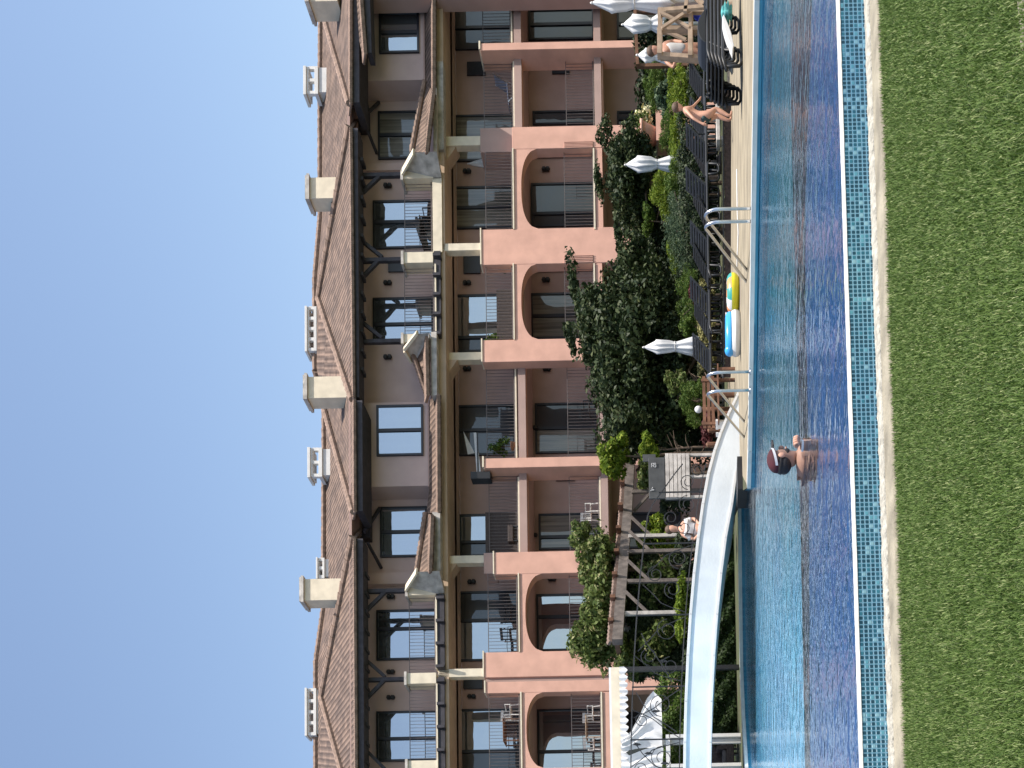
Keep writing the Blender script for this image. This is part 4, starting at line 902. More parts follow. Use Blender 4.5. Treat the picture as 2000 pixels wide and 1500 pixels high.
# ================================================================= LOUNGERS
def lounger(loc, rz, label, back=0.55, group='dark plastic sun loungers along the deck', stack=False):
    t = thing('sun_lounger', loc, label, 'sun lounger', rz, group)
    for s in (-1, 1):
        mb = MB(); y = s * .32
        mb.tube([(-.95, y, .28), (-.7, y, .34), (.2, y, .33), (.85, y, .31), (.95, y, .24)], .032, 8); mb.build('side_rail', M['plastic'], t, True)
    for x in (-.72, .70):
        for s in (-1, 1):
            mb = MB(); y = s * .32; pts = [(x - .16, y, .32), (x - .15, y, .06), (x - .08, y, .02), (x + .08, y, .02), (x + .15, y, .06), (x + .16, y, .32)]
            mb.tube(pts, .026, 8); mb.build('leg', M['plastic'], t, True)
    mb = MB(); n = 9
    for i in range(n): x = -.88 + 1.05 * i / (n - 1); mb.box(x - .045, x + .045, -.31, .31, .335, .36)
    mb.build('seat', M['plastic'], t, bevel=0.006)
    mb = MB(); ca, sa = math.cos(back), math.sin(back)
    for i in range(7):
        d = .06 + .68 * i / 6; c = Vector((.22 + d * ca, 0, .35 + d * sa)); mb.beam(c + Vector((0, -.29, 0)), c + Vector((0, .29, 0)), .075, .022, (-sa, 0, ca))
    for s in (-1, 1): mb.beam((.22, s * .30, .35), (.22 + .78 * ca, s * .30, .35 + .78 * sa), .035, .04)
    mb.build('backrest', M['plastic'], t)
    if back > .2:
        mb = MB(); mb.tube([(.60, -.2, .33), (.22 + .5 * ca, -.2, .35 + .5 * sa - .03)], .015, 6); mb.tube([(.60, .2, .33), (.22 + .5 * ca, .2, .35 + .5 * sa - .03)], .015, 6); mb.build('back_strut', M['plastic'], t)
    return t
spots = [(262, 30.4, .25, .5, 'dark lounger with raised back just left of the walking person'), (316, 29.6, .1, .7, 'dark lounger standing at the foot of the closed parasol with the slim pole'),
         (352, 30.2, -.2, .5, 'dark lounger second to the left of the slim parasol pole'), (398, 29.4, .15, .75, 'dark lounger behind the curved top of the right pool ladder'),
         (450, 30.0, -.1, .45, 'dark lounger behind the left rail of the right pool ladder'), (505, 29.5, .2, .6, 'dark lounger below the blue green spruce, right of the yellow ring'),
         (560, 30.2, -.15, .5, 'dark lounger behind the yellow swim ring'), (612, 29.6, .2, .65, 'dark lounger behind the gap between yellow and blue inflatables'),
         (664, 30.3, 0.0, .5, 'dark lounger behind the blue inflatable'), (720, 29.6, .3, .6, 'dark lounger at the upper rail of the left pool ladder'),
         (196, 30.8, .1, .5, 'dark lounger in front of the yellow green conifers, right of the walking person')]
for (y, Y, rz, bk, lab) in spots:
    p = W(1400, y, Y); lounger((p.x, Y, FZ + .16), rz, lab, bk)
pos = W(1430, 80, 19.6)
for k in range(5):
    lounger((pos.x + .05 * k, 19.6 + .02 * k, FZ + .062 * k), 0.12, ['bottom dark lounger of the stack at the right end of the deck', 'second lounger from the bottom of the stack at the right end', 'third lounger from the bottom of the stack at the right end', 'fourth lounger from the bottom of the stack at the right end', 'topmost dark lounger of the stack at the right end'][k], 0.02, 'stacked dark loungers at the right')
p = W(1400, 100, 19.6)
mb = MB(); pts = []
for i in range(13):
    f = i / 12; pts.append(Vector((-.10 + 0.60 * f, 0, .02 + .12 * math.sin(PI * min(1, f * 1.15)) ** .6)))
pts += [Vector((.51, 0, 0)), Vector((-.11, 0, 0))]
mb.prism([q + Vector((0, -.28, 0)) for q in pts], (0, .56, 0)); o = mb.build('seat_pad', M['plastic'], bevel=.02); o.location = (p.x, 19.6, FZ + .62); tag(o, 'thick black folded lounger pad lying on the stacked loungers', 'pad')
mb = MB(); top = []
for i in range(15):
    f = i / 14; top.append(Vector((-.12 + .55 * f, 0, .12 - .16 * (1 - f) ** 1.6)))
mb.prism(top + [q + Vector((.05, 0, -.03 - .05 * math.sin(PI * i / 14))) for i, q in reversed(list(enumerate(top)))], (0, .5, 0)); o = mb.build('towel', M['towel'], bevel=.01); p = W(1423, 98, 19.2); o.location = (p.x, 19.05, p.z - .02); tag(o, 'white towel hanging in a curve over the stacked loungers', 'towel')
mb = MB(); mb.lathe([(.04, 0), (.10, .03), (.07, .09), (.14, .14), (.09, .19), (.13, .25), (.06, .30), (.08, .34), (.02, .38)], (0, 0, 0), 20, .30, 5); o = mb.build('towel', M['turq'], smooth=True); p = W(1430, 24, 19.1); o.location = (p.x, 19.1, p.z); o.scale = (.9, 1, .5); tag(o, 'crumpled turquoise towel on the stacked loungers near the right edge', 'towel')
# low brown wicker edging between deck and loungers
a = G(1428, 172, FZ); b = G(1427, 735, FZ); mb = MB(); n = 150
for i in range(n):
    f0, f1 = i / n, (i + 1) / n; p, q = a.lerp(b, f0), a.lerp(b, f1 + .001); hz = .15 + random.uniform(-.01, .01)
    mb.beam(p - a + Vector((0, 0, hz / 2)), q - a + Vector((0, 0, hz / 2)), .12, hz)
e = thing('edging', a, 'low dark brown woven edging between the beige deck and the loungers', 'edging'); mb.build('woven_band', M['wicker'], e)
mb = MB(); mb.beam(Vector((0, 0, .17)), (b - a) + Vector((0, 0, .17)), .16, .03); mb.build('top_rail', M['plastic'], e)
a = W(1403, 284, 29.3); b = W(1401, 178, 29.3); mb = MB(); mb.beam((0, 0, 0), b - a, .35, .10); 
mb.box(.05, .15, -.12, .12, -a.z + FZ, -.05); mb.box((b - a).x - .15, (b - a).x - .05, -.12, .12, -a.z + FZ, -.05); o = mb.build('bench', M['old'], bevel=.01); o.location = a; tag(o, 'long low pale bench behind the walking person', 'bench')
# ================================================================= POOL LADDERS
def ladder(rails, label):
    b0 = G(*rails[0][0], FZ); t = thing('pool_ladder', b0, label, 'pool ladder', group='steel pool ladders'); ends = []
    for (bs, en) in rails:
        p = G(*bs, FZ); q = G(*en, 0.0); d = (q - p); d.z = 0; LN = d.length; d.normalize(); pts = []
        for k in range(6): pts.append(p + Vector((0, 0, .10 * k)))
        for k in range(1, 9):
            a = PI / 2 * 1.35 * k / 8; pts.append(p + d * (.20 * (1 - math.cos(a))) + Vector((0, 0, .50 + .22 * math.sin(a))))
        last = pts[-1]; e = q + Vector((0, 0, .02)); pts += [last.lerp(e, .35), last.lerp(e, .7), last.lerp(e, .9), e, e + Vector((0, 0, -.5)) + d * .02]
        mb = MB(); mb.tube([v - b0 for v in pts], .022, 10); mb.build('rail', M['steel'], t, True); ends.append((e - b0, p - b0))
        mb = MB(); mb.lathe([(.05, 0), (.05, .012), (.03, .02)], p - b0, 14); mb.build('foot_flange', M['steel'], t, True)
    for dz in (-.12, -.36):
        mb = MB(); mb.beam(ends[0][0] + Vector((0, 0, dz)), ends[1][0] + Vector((0, 0, dz)), .07, .025); mb.build('tread', M['steel'], t)
ladder([((1469, 407), (1470, 538)), ((1469, 432), (1468, 560))], 'curved steel pool ladder at the loungers, the one nearer the walking person')
ladder([((1466, 726), (1463, 832)), ((1466, 762), (1463, 862))], 'curved steel pool ladder beside the right end of the white bridge')
# ================================================================= INFLATABLES
def torus(mb, R, r, cz, sx=1, sy=1, a0=0, a1=2 * PI, n=32, k=12, b0=0, b1=2 * PI):
    vs = []; 
    for i in range(n + 1):
        a = 2 * PI * i / n
        for j in range(k + 1):
            b = b0 + (b1 - b0) * j / k; vs.append((sx * (R + r * math.cos(b)) * math.cos(a), sy * (R + r * math.cos(b)) * math.sin(a), cz + r * math.sin(b)))
    mb.add(vs, [(i*(k+1)+j, (i+1)*(k+1)+j, (i+1)*(k+1)+j+1, i*(k+1)+j+1) for i in range(n) for j in range(k)])
p = W(1443, 573, 22.6); t = thing('swim_ring', (p.x, 22.6, FZ), 'yellow inflatable swim ring with a teal and orange patterned top, on the deck', 'swim ring')
mb = MB(); torus(mb, .22, .125, .125, b0=-PI, b1=0.25); mb.build('lower_skin', M['yellow'], t, True)
for i, mm in enumerate(['tealv', 'orange', 'white', 'tealv', 'orange', 'white', 'tealv', 'orange', 'tealv', 'white']):
    mb = MB(); vs = []; n = 6; k = 8
    for ii in range(n + 1):
        a = 2 * PI * (i + ii / n) / 10
        for j in range(k + 1):
            b = .25 + (PI - .25) * j / k; vs.append(((.22 + .125 * math.cos(b)) * math.cos(a), (.22 + .125 * math.cos(b)) * math.sin(a), .125 + .125 * math.sin(b)))
    mb.add(vs, [(ii*(k+1)+j, (ii+1)*(k+1)+j, (ii+1)*(k+1)+j+1, ii*(k+1)+j+1) for ii in range(n) for j in range(k)]); mb.build('pattern_panel', M[mm], t, True)
mb = MB(); mb.tube([(.25, -.30, .05), (.9, -.40, .01), (1.5, -.2, .01), (2.2, -.35, .01)], .012, 6); mb.build('cord', M['towel'], t, True)
p = W(1441, 651, 22.4); t = thing('inflatable_boat', (p.x, 22.4, FZ), 'blue and white oval inflatable lying left of the yellow swim ring', 'inflatable')
mb = MB(); torus(mb, .30, .11, .10, 1.05, .75); mb.build('lower_tube', M['white'], t, True)
mb = MB(); torus(mb, .28, .10, .20, 1.05, .75); ell(mb, (-.34, 0, .22), (.10, .12, .10)); mb.build('upper_tube', M['bluev'], t, True)
mb = MB(); ell(mb, (0, 0, .10), (.28, .19, .04)); mb.build('floor_panel', M['bluev'], t, True)
mb = MB(); torus(mb, .035, .012, .30); o = mb.build('grip', M['white'], t, True); o.location = (.30, -.1, -.02)
# ================================================================= WOODEN STAND
YS = 25.0; b0 = W(1424, 70, YS); st = thing('wooden_stand', (b0.x, YS, FZ), 'pale wooden two tier stand with crossed bars on its right half, next to the loungers', 'stand'); sL = Vector(st.location)
def SP(x, y, d=0): return W(x, y, YS + d) - sL
def bar(name, a, b, w_=.09, h_=.09, m='wood'):
    mb = MB(); mb.beam(a, b, w_, h_, (0, 1, 0)); return mb.build(name, M[m], st)
for y1_, y2_ in ((108, 118), (57, 58), (22, 22)):
    bar('post', SP(1285, y1_), SP(1424, y2_)); bar('post', SP(1290, y1_ + 4, .9), SP(1424, y2_ + 4, .9))
for x_ in (1288, 1348, 1398):
    bar('rail', SP(x_, 108 if x_ < 1300 else 112, -.05), SP(x_, 57, -.05), .10, .12); bar('rail', SP(x_, 57, -.05), SP(x_, 22, -.05), .07, .08)
    bar('rail', SP(x_ + 2, 112, .9), SP(x_ + 2, 26, .9)); bar('side_rail', SP(x_, 110), SP(x_, 112, .9)); bar('side_rail', SP(x_, 22), SP(x_, 26, .9))
bar('cross_bar', SP(1290, 24, -.1), SP(1346, 54, -.1), .06, .05); bar('cross_bar', SP(1292, 55, -.14), SP(1352, 16, -.14), .06, .05); bar('cross_bar', SP(1300, 60, .5), SP(1340, 78, .5), .06, .05)
mb = MB()
for i in range(8): d = -.02 + .11 * i; q = SP(1349, 112, d); r_ = SP(1349, 24, d); mb.beam(q, r_, .03, .095, (0, 0, 1))
mb.build('shelf', M['wood'], st)
mb = MB(); ell(mb, (0, 0, .1), (.28, .16, .13), 14, 8); ell(mb, (.08, -.02, .2), (.14, .1, .09), 12, 7); o = mb.build('cloth_bundle', M['bluecloth'], smooth=True); p = W(1394, 36, 25.3); o.location = p; o.scale = (.9, 1, 1.6); tag(o, 'royal blue towel bundle hanging inside the wooden stand', 'towel')
mb = MB(); ell(mb, (0, 0, .0), (.34, .2, .22), 14, 8); o = mb.build('bag', M['plastic'], smooth=True); p = W(1385, 92, 25.5); o.location = p; tag(o, 'black bag on the lower left side of the wooden stand', 'bag')
# wooden deck chair cut by the right edge
dc = thing('deck_chair', (W(1400, 4, 23).x, 23.0, FZ), 'wooden deck chair with slatted back at the right edge beside the wooden stand', 'deck chair'); dL = Vector(dc.location)
def DP(x, y, d=0): return W(x, y, 23.0 + d) - dL
for (a, b_) in (((1300, 20, 0), (1440, 8, 0)), ((1300, 20, .6), (1440, 8, .6)), ((1338, 24, 0), (1344, -24, 0)), ((1338, 24, .6), (1344, -24, .6)), ((1410, 40, 0), (1352, -10, 0)), ((1410, 40, .6), (1352, -10, .6))):
    mb = MB(); mb.beam(DP(*a), DP(*b_), .07, .06, (0, 1, 0)); mb.build('frame_bar', M['wood'], dc)
mb = MB()
for i in range(9): f = i / 8; mb.beam(DP(1352 + 55 * f, -8 + 46 * f, 0), DP(1352 + 55 * f, -8 + 46 * f, .6), .09, .02, (0, 0, 1))
mb.build('seat_slats', M['wood'], dc)
mb = MB()
for i in range(7): f = i / 6; mb.beam(DP(1304 + 60 * f, 19 - 5 * f, 0), DP(1304 + 60 * f, 19 - 5 * f, .6), .06, .02, (0, 1, 0))
mb.build('back_slats', M['wood'], dc)
# ================================================================= BRIDGE
YB = 24.0
def BP(x, y, d=0): return W(x, y, YB + d)
up = [(1452, 738), (1436, 775), (1420, 808), (1405, 845), (1393, 880), (1381, 925), (1370, 985), (1361, 1050), (1353, 1120), (1346, 1200), (1341, 1280), (1337, 1370), (1335, 1450), (1334, 1530), (1334, 1640)]
dn = [(1458, 738), (1458, 775), (1458, 808), (1458, 845), (1458, 882), (1440, 925), (1432, 985), (1420, 1050), (1411, 1120), (1403, 1200), (1397, 1280), (1392, 1370), (1390, 1450), (1389, 1530), (1389, 1640)]
bt = thing('footbridge', BP(1458, 880), 'white rendered arched footbridge with curly black iron railing over the left arm of the pool', 'bridge'); bL = Vector(bt.location)
mb = MB(); n = len(up); vs = []
def dep(i): return -3.2 * max(0, 1 - i / 5.0) * 0 
for (x, y), (x2, y2) in zip(up, dn): vs += [BP(x, y) - bL, BP(x2, y2) - bL, BP(x, y, 0) - bL + Vector((0, 1.7, 0)), BP(x2, y2, 0) - bL + Vector((0, 1.7, 0))]
fs = [(0, 1, 3, 2), (4*(n-1), 4*(n-1)+2, 4*(n-1)+3, 4*(n-1)+1)]
for i in range(n - 1): a, b = 4*i, 4*i+4; fs += [(a, b, b+1, a+1), (a+2, a+3, b+3, b+2), (a, a+2, b+2, b), (a+1, b+1, b+3, a+3)]
mb.add(vs, fs); mb.build('span', M['bridge'], bt)
for (lst, dz) in ((up, -.035), (dn[4:], .03)):
    mb = MB(); pts = [BP(x, y) - bL + Vector((0, -.012, dz)) for x, y in lst]
    for a, b in zip(pts[:-1], pts[1:]): mb.beam(a, b + (b - a) * .01, .03, .05, (0, 0, 1))
    mb.build('edge_band', M['white'], bt)
mb = MB(); q = BP(1441, 955, -1.15) - bL; q2 = BP(1459, 891, -1.15) - bL; mb.box(q.x, q2.x, -1.15, -.4, q2.z, q.z); mb.build('recess_shade', M['black'], bt)  # added black box standing in for the shaded hole under the bridge end
def upx(y):
    for (x1, y1), (x2, y2) in zip(up[:-1], up[1:]):
        if y1 <= y <= y2: return x1 + (x2 - x1) * (y - y1) / (y2 - y1)
    return up[-1][0]
def RP(y, h, d=.1): p = BP(upx(y), y, d) - bL; return p + Vector((0, 0, h))
rl = MB(); ys = list(range(905, 1640, 20))
for h in (.08, 1.12): 
    pts = [RP(y, h if h < 1 else min(1.12, .55 + (y - 900) * .006)) for y in ys]; rl.tube(pts, .010 if h < 1 else .013, 6)
rl.build('hand_rail', M['black'], bt)
for y in (1340, 1443, 1060, 960, 1200, 1560):
    mb = MB(); mb.tube([RP(y, -.02), RP(y, min(1.14, .6 + (y - 900) * .006))], .017, 8); mb.build('railing_post', M['black'], bt)
def scroll(c, r, s, turns=1.4, n=22): return [c + Vector((s * r * (1 - .62 * k / n) * math.cos(2 * PI * turns * k / n), 0, r * (1 - .62 * k / n) * math.sin(2 * PI * turns * k / n))) for k in range(n + 1)]
for (y, h, r, s) in ((918, .22, .14, 1), (940, .38, .17, -1), (985, .30, .2, 1), (1010, .62, .16, -1), (1030, .3, .16, 1), (1090, .35, .22, -1), (1120, .8, .18, 1), (1150, .4, .2, -1), (1230, .45, .24, 1), (1280, .8, .2, -1), (1300, .35, .2, 1), (1375, .5, .26, -1), (1405, .9, .15, 1), (1480, .45, .26, 1), (1500, .9, .16, -1)):
    mb = MB(); mb.tube(scroll(RP(y, h), r, s), .009, 6); mb.build('railing_scroll', M['black'], bt)
for i, (ya, ha, yb, hb) in enumerate([(1345, .1, 1400, 1.08), (1440, .1, 1385, 1.1), (1350, 1.05, 1430, .15), (1450, .1, 1495, 1.1), (1448, 1.05, 1520, .1), (1205, .1, 1270, 1.05), (1330, .1, 1280, 1.1), (1065, .1, 1120, 1.0), (1195, .1, 1140, 1.05), (1235, 1.0, 1330, .3)]):
    p, q = RP(ya, ha), RP(yb, hb); m_ = (p + q) / 2 + Vector((.10 if i % 2 else -.10, 0, .06)); mb = MB(); mb.tube([p, p.lerp(m_, .5) + Vector((0, 0, .03)), m_, m_.lerp(q, .5) + Vector((0, 0, -.02)), q], .010, 6); mb.build('railing_curve', M['black'], bt)
for (y, h) in ((1388, .62), (1470, .75), (1452, 1.0), (1490, .4), (1025, .45), (1290, .5)):
    c = RP(y, h); mb = MB(); mb.prism([c + Vector((0, 0, .09)), c + Vector((.035, 0, .02)), c + Vector((.02, 0, -.06)), c + Vector((-.01, 0, -.1)), c + Vector((-.03, 0, 0))], (0, .01, 0)); mb.build('railing_leaf', M['black'], bt)
# ================================================================= PERGOLA, BOARD, GAZEBO
pg = thing('pergola', (W(1400, 1047, 31).x, 31.0, FZ), 'grey weathered timber pergola overgrown with vine left of the big tree', 'pergola'); gL = Vector(pg.location)
ZB = 3.15
def PB(y, x, z=None):
    r = ray(x, y); Y = (ZB - EYE) / r.z if z is None else 31; return Vector((r.x * Y, Y, ZB)) - gL
bm_pts = [(876, 1233), (1000, 1226), (1100, 1218), (1200, 1210), (1254, 1206)]
mb = MB(); pts = [PB(y, x) for y, x in bm_pts]
for a, b in zip(pts[:-1], pts[1:]): mb.beam(a, b + (b - a) * .005, .16, .27)
mb.build('front_beam', M['greywood'], pg)
mb = MB()
for a, b in zip(pts[:-1], pts[1:]):
    n = int((b - a).length / .2)
    for i in range(n): p = a.lerp(b, i / n) + Vector((0, .02, .17)); mb.tube([p, p + Vector((.1, .5, .1))], .075, 7)
mb.build('tile_edging', M['ridge'], pg)
for (y, m_) in ((884, 'greywood'), (960, 'greywood'), (1047, 'old'), (1077, 'greywood'), (1135, 'greywood'), (1198, 'old')):
    xb = 1233 + (1206 - 1233) * (y - 876) / (1254 - 876); p = PB(y, xb); mb = MB(); mb.beam(p + Vector((0, .03, -.10)), Vector((p.x, p.y + .03, 0)), .10, .10); mb.build('post', M[m_], pg, bevel=.01)
    s = -1 if y > 1000 else 1
    mb = MB(); mb.beam(p + Vector((.02, .03, -.75)), p + Vector((-.6 * s, .03 + (0.0), -.16)), .07, .07); mb.build('brace', M['greywood'], pg)
for y in range(900, 1250, 45):
    xb = 1233 + (1206 - 1233) * (y - 876) / (1254 - 876); p = PB(y, xb); mb = MB(); mb.beam(p + Vector((0, -.2, .2)), p + Vector((.3, 3.0, .2)), .08, .14); mb.build('rafter', M['brown'], pg)
bd = thing('notice_board', (W(1400, 930, 27.5).x, 27.5, FZ), 'slatted white crate wall below a dark slate board with faint white writing', 'board'); dL = Vector(bd.location)
def NP(x, y, d=0): return W(x, y, 27.5 + d) - dL
mb = MB(); a, b = NP(1268, 974), NP(1298, 893); mb.box(a.x, b.x, 0, .05, b.z, a.z); mb.build('slate', M['slate'], bd, bevel=.01)
mb = MB(); a, b = NP(1255, 900), NP(1268, 886); mb.box(a.x, b.x, .03, .06, b.z - .15, a.z); mb.build('slate_top', M['slate'], bd)
for i in range(6):
    x0_ = 1301 + i * 8; a, b = NP(x0_, 972), NP(x0_ + 5.2, 886); mb = MB(); mb.box(a.x, b.x, -.02, .02, b.z, a.z); mb.build('slat', M['old'], bd, bevel=.005)
mb = MB(); a, b = NP(1299, 973), NP(1349, 885); mb.box(a.x, b.x, .10, .13, b.z, a.z); mb.build('gap_shade_backing', M['slate'], bd)  # dark sheet added so the gaps between the slats look shaded
for y in (888, 930, 970): mb = MB(); a = NP(1300, y); mb.box(a.x - .03, a.x + .03, .02, .08, 0, a.z); mb.build('upright', M['old'], bd)
for (x, y, gly) in ((1281, 909, [[(0,1),(.5,1),(.5,.5),(0,.5),(0,0),(.5,0)], [(.7,1),(1.2,1),(1.2,.5),(.7,.5),(.7,0),(1.2,0),(1.2,.5)]]), (1278, 955, [[(0,1),(.2,0),(.5,.8)], [(.7,.5),(1.1,.4)]])):
    c = NP(x, y, -.015); mb = MB()
    for ln in gly: mb.tube([c + Vector((u * .075 - .04, -.004, v * .10)) for u, v in ln], .0075, 5)
    mb.build('chalk_mark', M['towel'], bd)
gz = thing('gazebo', (W(1400, 1440, 27).x, 27.0, FZ), 'white canvas gazebo with scalloped valance and knotted white curtains behind the bridge', 'gazebo'); zL = Vector(gz.location)
def ZP(x, y, d=0): return W(x, y, 27.0 + d) - zL
a, b = ZP(1200, 1640), ZP(1213, 1303)
mb = MB(); mb.box(a.x, b.x, 0, .06, b.z, a.z); mb.build('top_beam', M['cream'], gz)
mb = MB(); mb.box(a.x, b.x, .0, 3.0, a.z, a.z + .05); mb.build('canvas_roof', M['canvas'], gz)
mb = MB(); n = 24; N = n * 8; L_ = b.x - a.x; vs = []; z0 = ZP(1213, 1400).z
for i in range(N + 1):
    x = a.x + L_ * i / N; d = abs(math.sin(PI * i / 8)); y_ = -.02 + .03 * math.sin(i * .9); vs += [(x, y_, z0 + .02), (x, y_ - .01, z0 - .10 - .08 * d)]
mb.add(vs, [(2*i, 2*i+2, 2*i+3, 2*i+1) for i in range(N)]); mb.build('valance', M['canvas'], gz, True)
def cloth(name, tl, br, seed=0):
    """pleated sheet between two edge polylines (lists of picture points)"""
    mb = MB(); K = 26; vs = []; n = len(tl)
    for i in range(n):
        p, q = ZP(*tl[i]), ZP(*br[i])
        for k in range(K + 1):
            f = k / K; v = p.lerp(q, f); v.y += -.05 + .05 * math.sin(f * 21 + seed + i * .25) + .03 * math.sin(f * 9 + i * .6); vs.append(v)
    mb.add(vs, [(i*(K+1)+k, (i+1)*(K+1)+k, (i+1)*(K+1)+k+1, i*(K+1)+k+1) for i in range(n-1) for k in range(K)]); return mb.build(name, M['canvas'], gz, True)
cloth('curtain', [(1214, 1470), (1228, 1466), (1245, 1462), (1262, 1460), (1280, 1462), (1294, 1465)], [(1216, 1442), (1232, 1430), (1248, 1402), (1264, 1366), (1276, 1352), (1292, 1368)])
cloth('curtain', [(1216, 1560), (1235, 1545), (1258, 1530), (1280, 1520), (1292, 1520)], [(1214, 1472), (1230, 1478), (1255, 1468), (1278, 1462), (1296, 1464)], 2)
for y in (1308, 1452, 1600): mb = MB(); c = ZP(1205, y, .1); mb.box(c.x - .05, c.x + .05, .06, .16, 0, c.z); mb.build('post', M['black' if y == 1308 else 'white'], gz)
mb = MB(); c = ZP(1300, 1500); d_ = ZP(1300, 1436); mb.box(c.x, d_.x, -.05, .25, c.z - .12, c.z - .02); mb.box(c.x, c.x + .08, -.05, .2, 0, c.z - .1); mb.box(d_.x - .08, d_.x, -.05, .2, 0, c.z - .1); mb.build('bench_ledge', M['white'], gz)
# dark rattan armchairs below the bridge
def armchair(p, rz, label):
    t = thing('armchair', p, label, 'armchair', rz, 'dark rattan armchairs by the pool')
    mb = MB(); mb.box(-.32, .32, -.3, .3, .12, .32); mb.build('seat_base', M['wicker'], t, bevel=.02)
    mb = MB(); mb.box(-.26, .26, -.28, .24, .32, .42); mb.build('cushion', M['cushion'], t, bevel=.03)
    mb = MB(); mb.box(-.32, .32, .24, .34, .12, .74); mb.build('backrest', M['wicker'], t, bevel=.03)
    for s in (-1, 1):
        mb = MB(); mb.box(s * .32 - .05, s * .32 + .05, -.3, .26, .12, .56); mb.build('armrest', M['wicker'], t, bevel=.02)
    for sx in (-.28, .28):
        for sy in (-.26, .28): mb = MB(); mb.box(sx - .025, sx + .025, sy - .025, sy + .025, 0, .12); mb.build('leg', M['black'], t)
for (y, Y, rz, lab) in ((1462, 29.5, .1, 'dark rattan armchair under the bridge next to the hedge bank'), (1490, 28.7, -.1, 'dark rattan armchair under the bridge at the left edge')):
    p = W(1400, y, Y); armchair((p.x, Y, FZ), rz, lab)
# brown stakes, ball lamp, bench near the ladder
for (y, x0_, x1_, lab) in ((772, 1368, 1398, 'rightmost brown wooden stake beside the left pool ladder'), (840, 1370, 1398, 'brown wooden stake right of the slate board'), (868, 1366, 1398, 'brown wooden stake nearest the slate board')):
    p = W(1398, y, 26.5); s_ = 26.5 / F; mb = MB(); mb.tube([(0, 0, 0), (0, 0, (1430 - x0_) * s_ * .85), (0, 0, (1430 - x0_) * s_ * .9)], [.06, .055, .02], 8); o = mb.build('stake', M['brown']); o.location = (p.x, 26.5, FZ); tag(o, lab, 'stake', 'brown wooden stakes')
p = W(1400, 799, 26.3); t = thing('garden_lamp', (p.x, 26.3, FZ), 'small garden lamp with a white ball on a brown post', 'lamp'); zt_ = W(1370, 799, 26.3).z - FZ
mb = MB(); mb.tube([(0, 0, 0), (0, 0, zt_)], .045, 8); mb.build('post', M['brown'], t, True)
mb = MB(); ell(mb, (0, 0, zt_ + .07), (.075, .075, .09)); mb.build('globe', M['white'], t, True)
p = W(1405, 772, 25.8); t = thing('bench', (p.x, 25.8, FZ), 'brown slatted wooden bench behind the left pool ladder', 'bench')
for i in range(4): mb = MB(); mb.box(-.6, .6, -.2 + .11 * i, -.11 + .11 * i, .38, .41); mb.build('seat_slat', M['brown'], t)
for i in range(3): mb = MB(); mb.box(-.6, .6, .24, .27, .48 + .10 * i, .55 + .10 * i); mb.build('back_slat', M['brown'], t)
for sx in (-.5, .5):
    for sy in (-.17, .22): mb = MB(); mb.box(sx - .03, sx + .03, sy, sy + .05, 0, .38 if sy < 0 else .78); mb.build('leg', M['brown'], t)
for (y, w_, lab) in ((829, .22, 'larger white planter box between the brown stakes'), (849, .10, 'small white planter box beside the larger one')):
    p = W(1392, y, 26.0); mb = MB(); mb.lathe([(w_ * .42, 0), (w_ * .5, .30), (w_ * .55, .30), (w_ * .55, .36), (w_ * .45, .36)], (0, 0, 0), 4); o = mb.build('planter', M['white']); o.location = (p.x, 26.0, FZ + .1); tag(o, lab, 'planter')
# dark beam frame over the right bushes
t = thing('timber_frame', (W(1400, 75, 33).x, 33, FZ), 'dark brown horizontal garden frame above the bushes behind the wooden stand', 'frame'); tL = Vector(t.location)
mb = MB(); mb.beam(W(1240, 18, 33) - tL, W(1245, 128, 33) - tL, .09, .10, (0, 1, 0)); mb.build('cross_beam', M['brown'], t)
for y in (20, 126): mb = MB(); a = W(1243, y, 33) - tL; mb.beam(a + Vector((0, .06, 0)), Vector((a.x, .06, 0)), .09, .09); mb.build('post', M['brown'], t)
# flower pot
p = W(1262, 245, 37); t = thing('flower_pot', (p.x, 37, FZ), 'cream flowering shrub in a salmon pot at the foot of the right arch pillar', 'flower pot'); zb_ = W(1282, 262, 37).z - FZ
mb = MB(); mb.box(-.75, .45, -.3, .3, 0, zb_); mb.build('plinth', M['pink'], t); mb = MB(); mb.lathe([(.22, 0), (.34, .30), (.40, .42), (.44, .42), (.44, .52), (.36, .52)], (-.35, 0, zb_), 18); mb.build('pot', M['pink'], t, True)
P, N_ = blob_points((.25, 0, zb_ + .45), (.34, .3, .38), 500, 8, .5); leaves('flowers', P, N_, .13, M['flower'], t); P, N_ = blob_points((.15, 0, zb_ + .45), (.42, .3, .42), 350, 8, .5); leaves('foliage', P, N_, .11, LM['mid'], t)
# ================================================================= VEGETATION
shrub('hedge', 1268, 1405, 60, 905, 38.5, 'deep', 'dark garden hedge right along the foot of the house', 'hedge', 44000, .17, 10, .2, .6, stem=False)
shrub('tree', 1150, 1350, 520, 880, 35.5, 'dark', 'big dark leafy tree in the middle of the garden behind the white parasol', 'tree', 34000, .16, 140, .26, 2.4,
      extra=[(1112, 1210, 545, 710, 5200, 24), (1104, 1150, 555, 592, 700, 6), (1135, 1250, 690, 830, 5400, 24), (1180, 1300, 500, 570, 3000, 16), (1160, 1300, 820, 893, 2600, 14), (1100, 1125, 670, 692, 260, 3), (1200, 1222, 468, 530, 620, 7), (1290, 1350, 700, 850, 2600, 12)])
shrub('tree', 1180, 1285, 270, 440, 36.5, 'dark', 'smaller dark leafy tree in front of the right arch', 'tree', 20000, .13, 80, .28, 1.6,
      extra=[(1165, 1215, 262, 300, 700, 7), (1160, 1180, 330, 400, 500, 6)])
shrub('conifer', 1252, 1300, 125, 215, 35.0, 'mid', 'mid green conifer at the back right below the balcony slab', 'conifer', 5000, .09, 40, .28, aspect=.2)
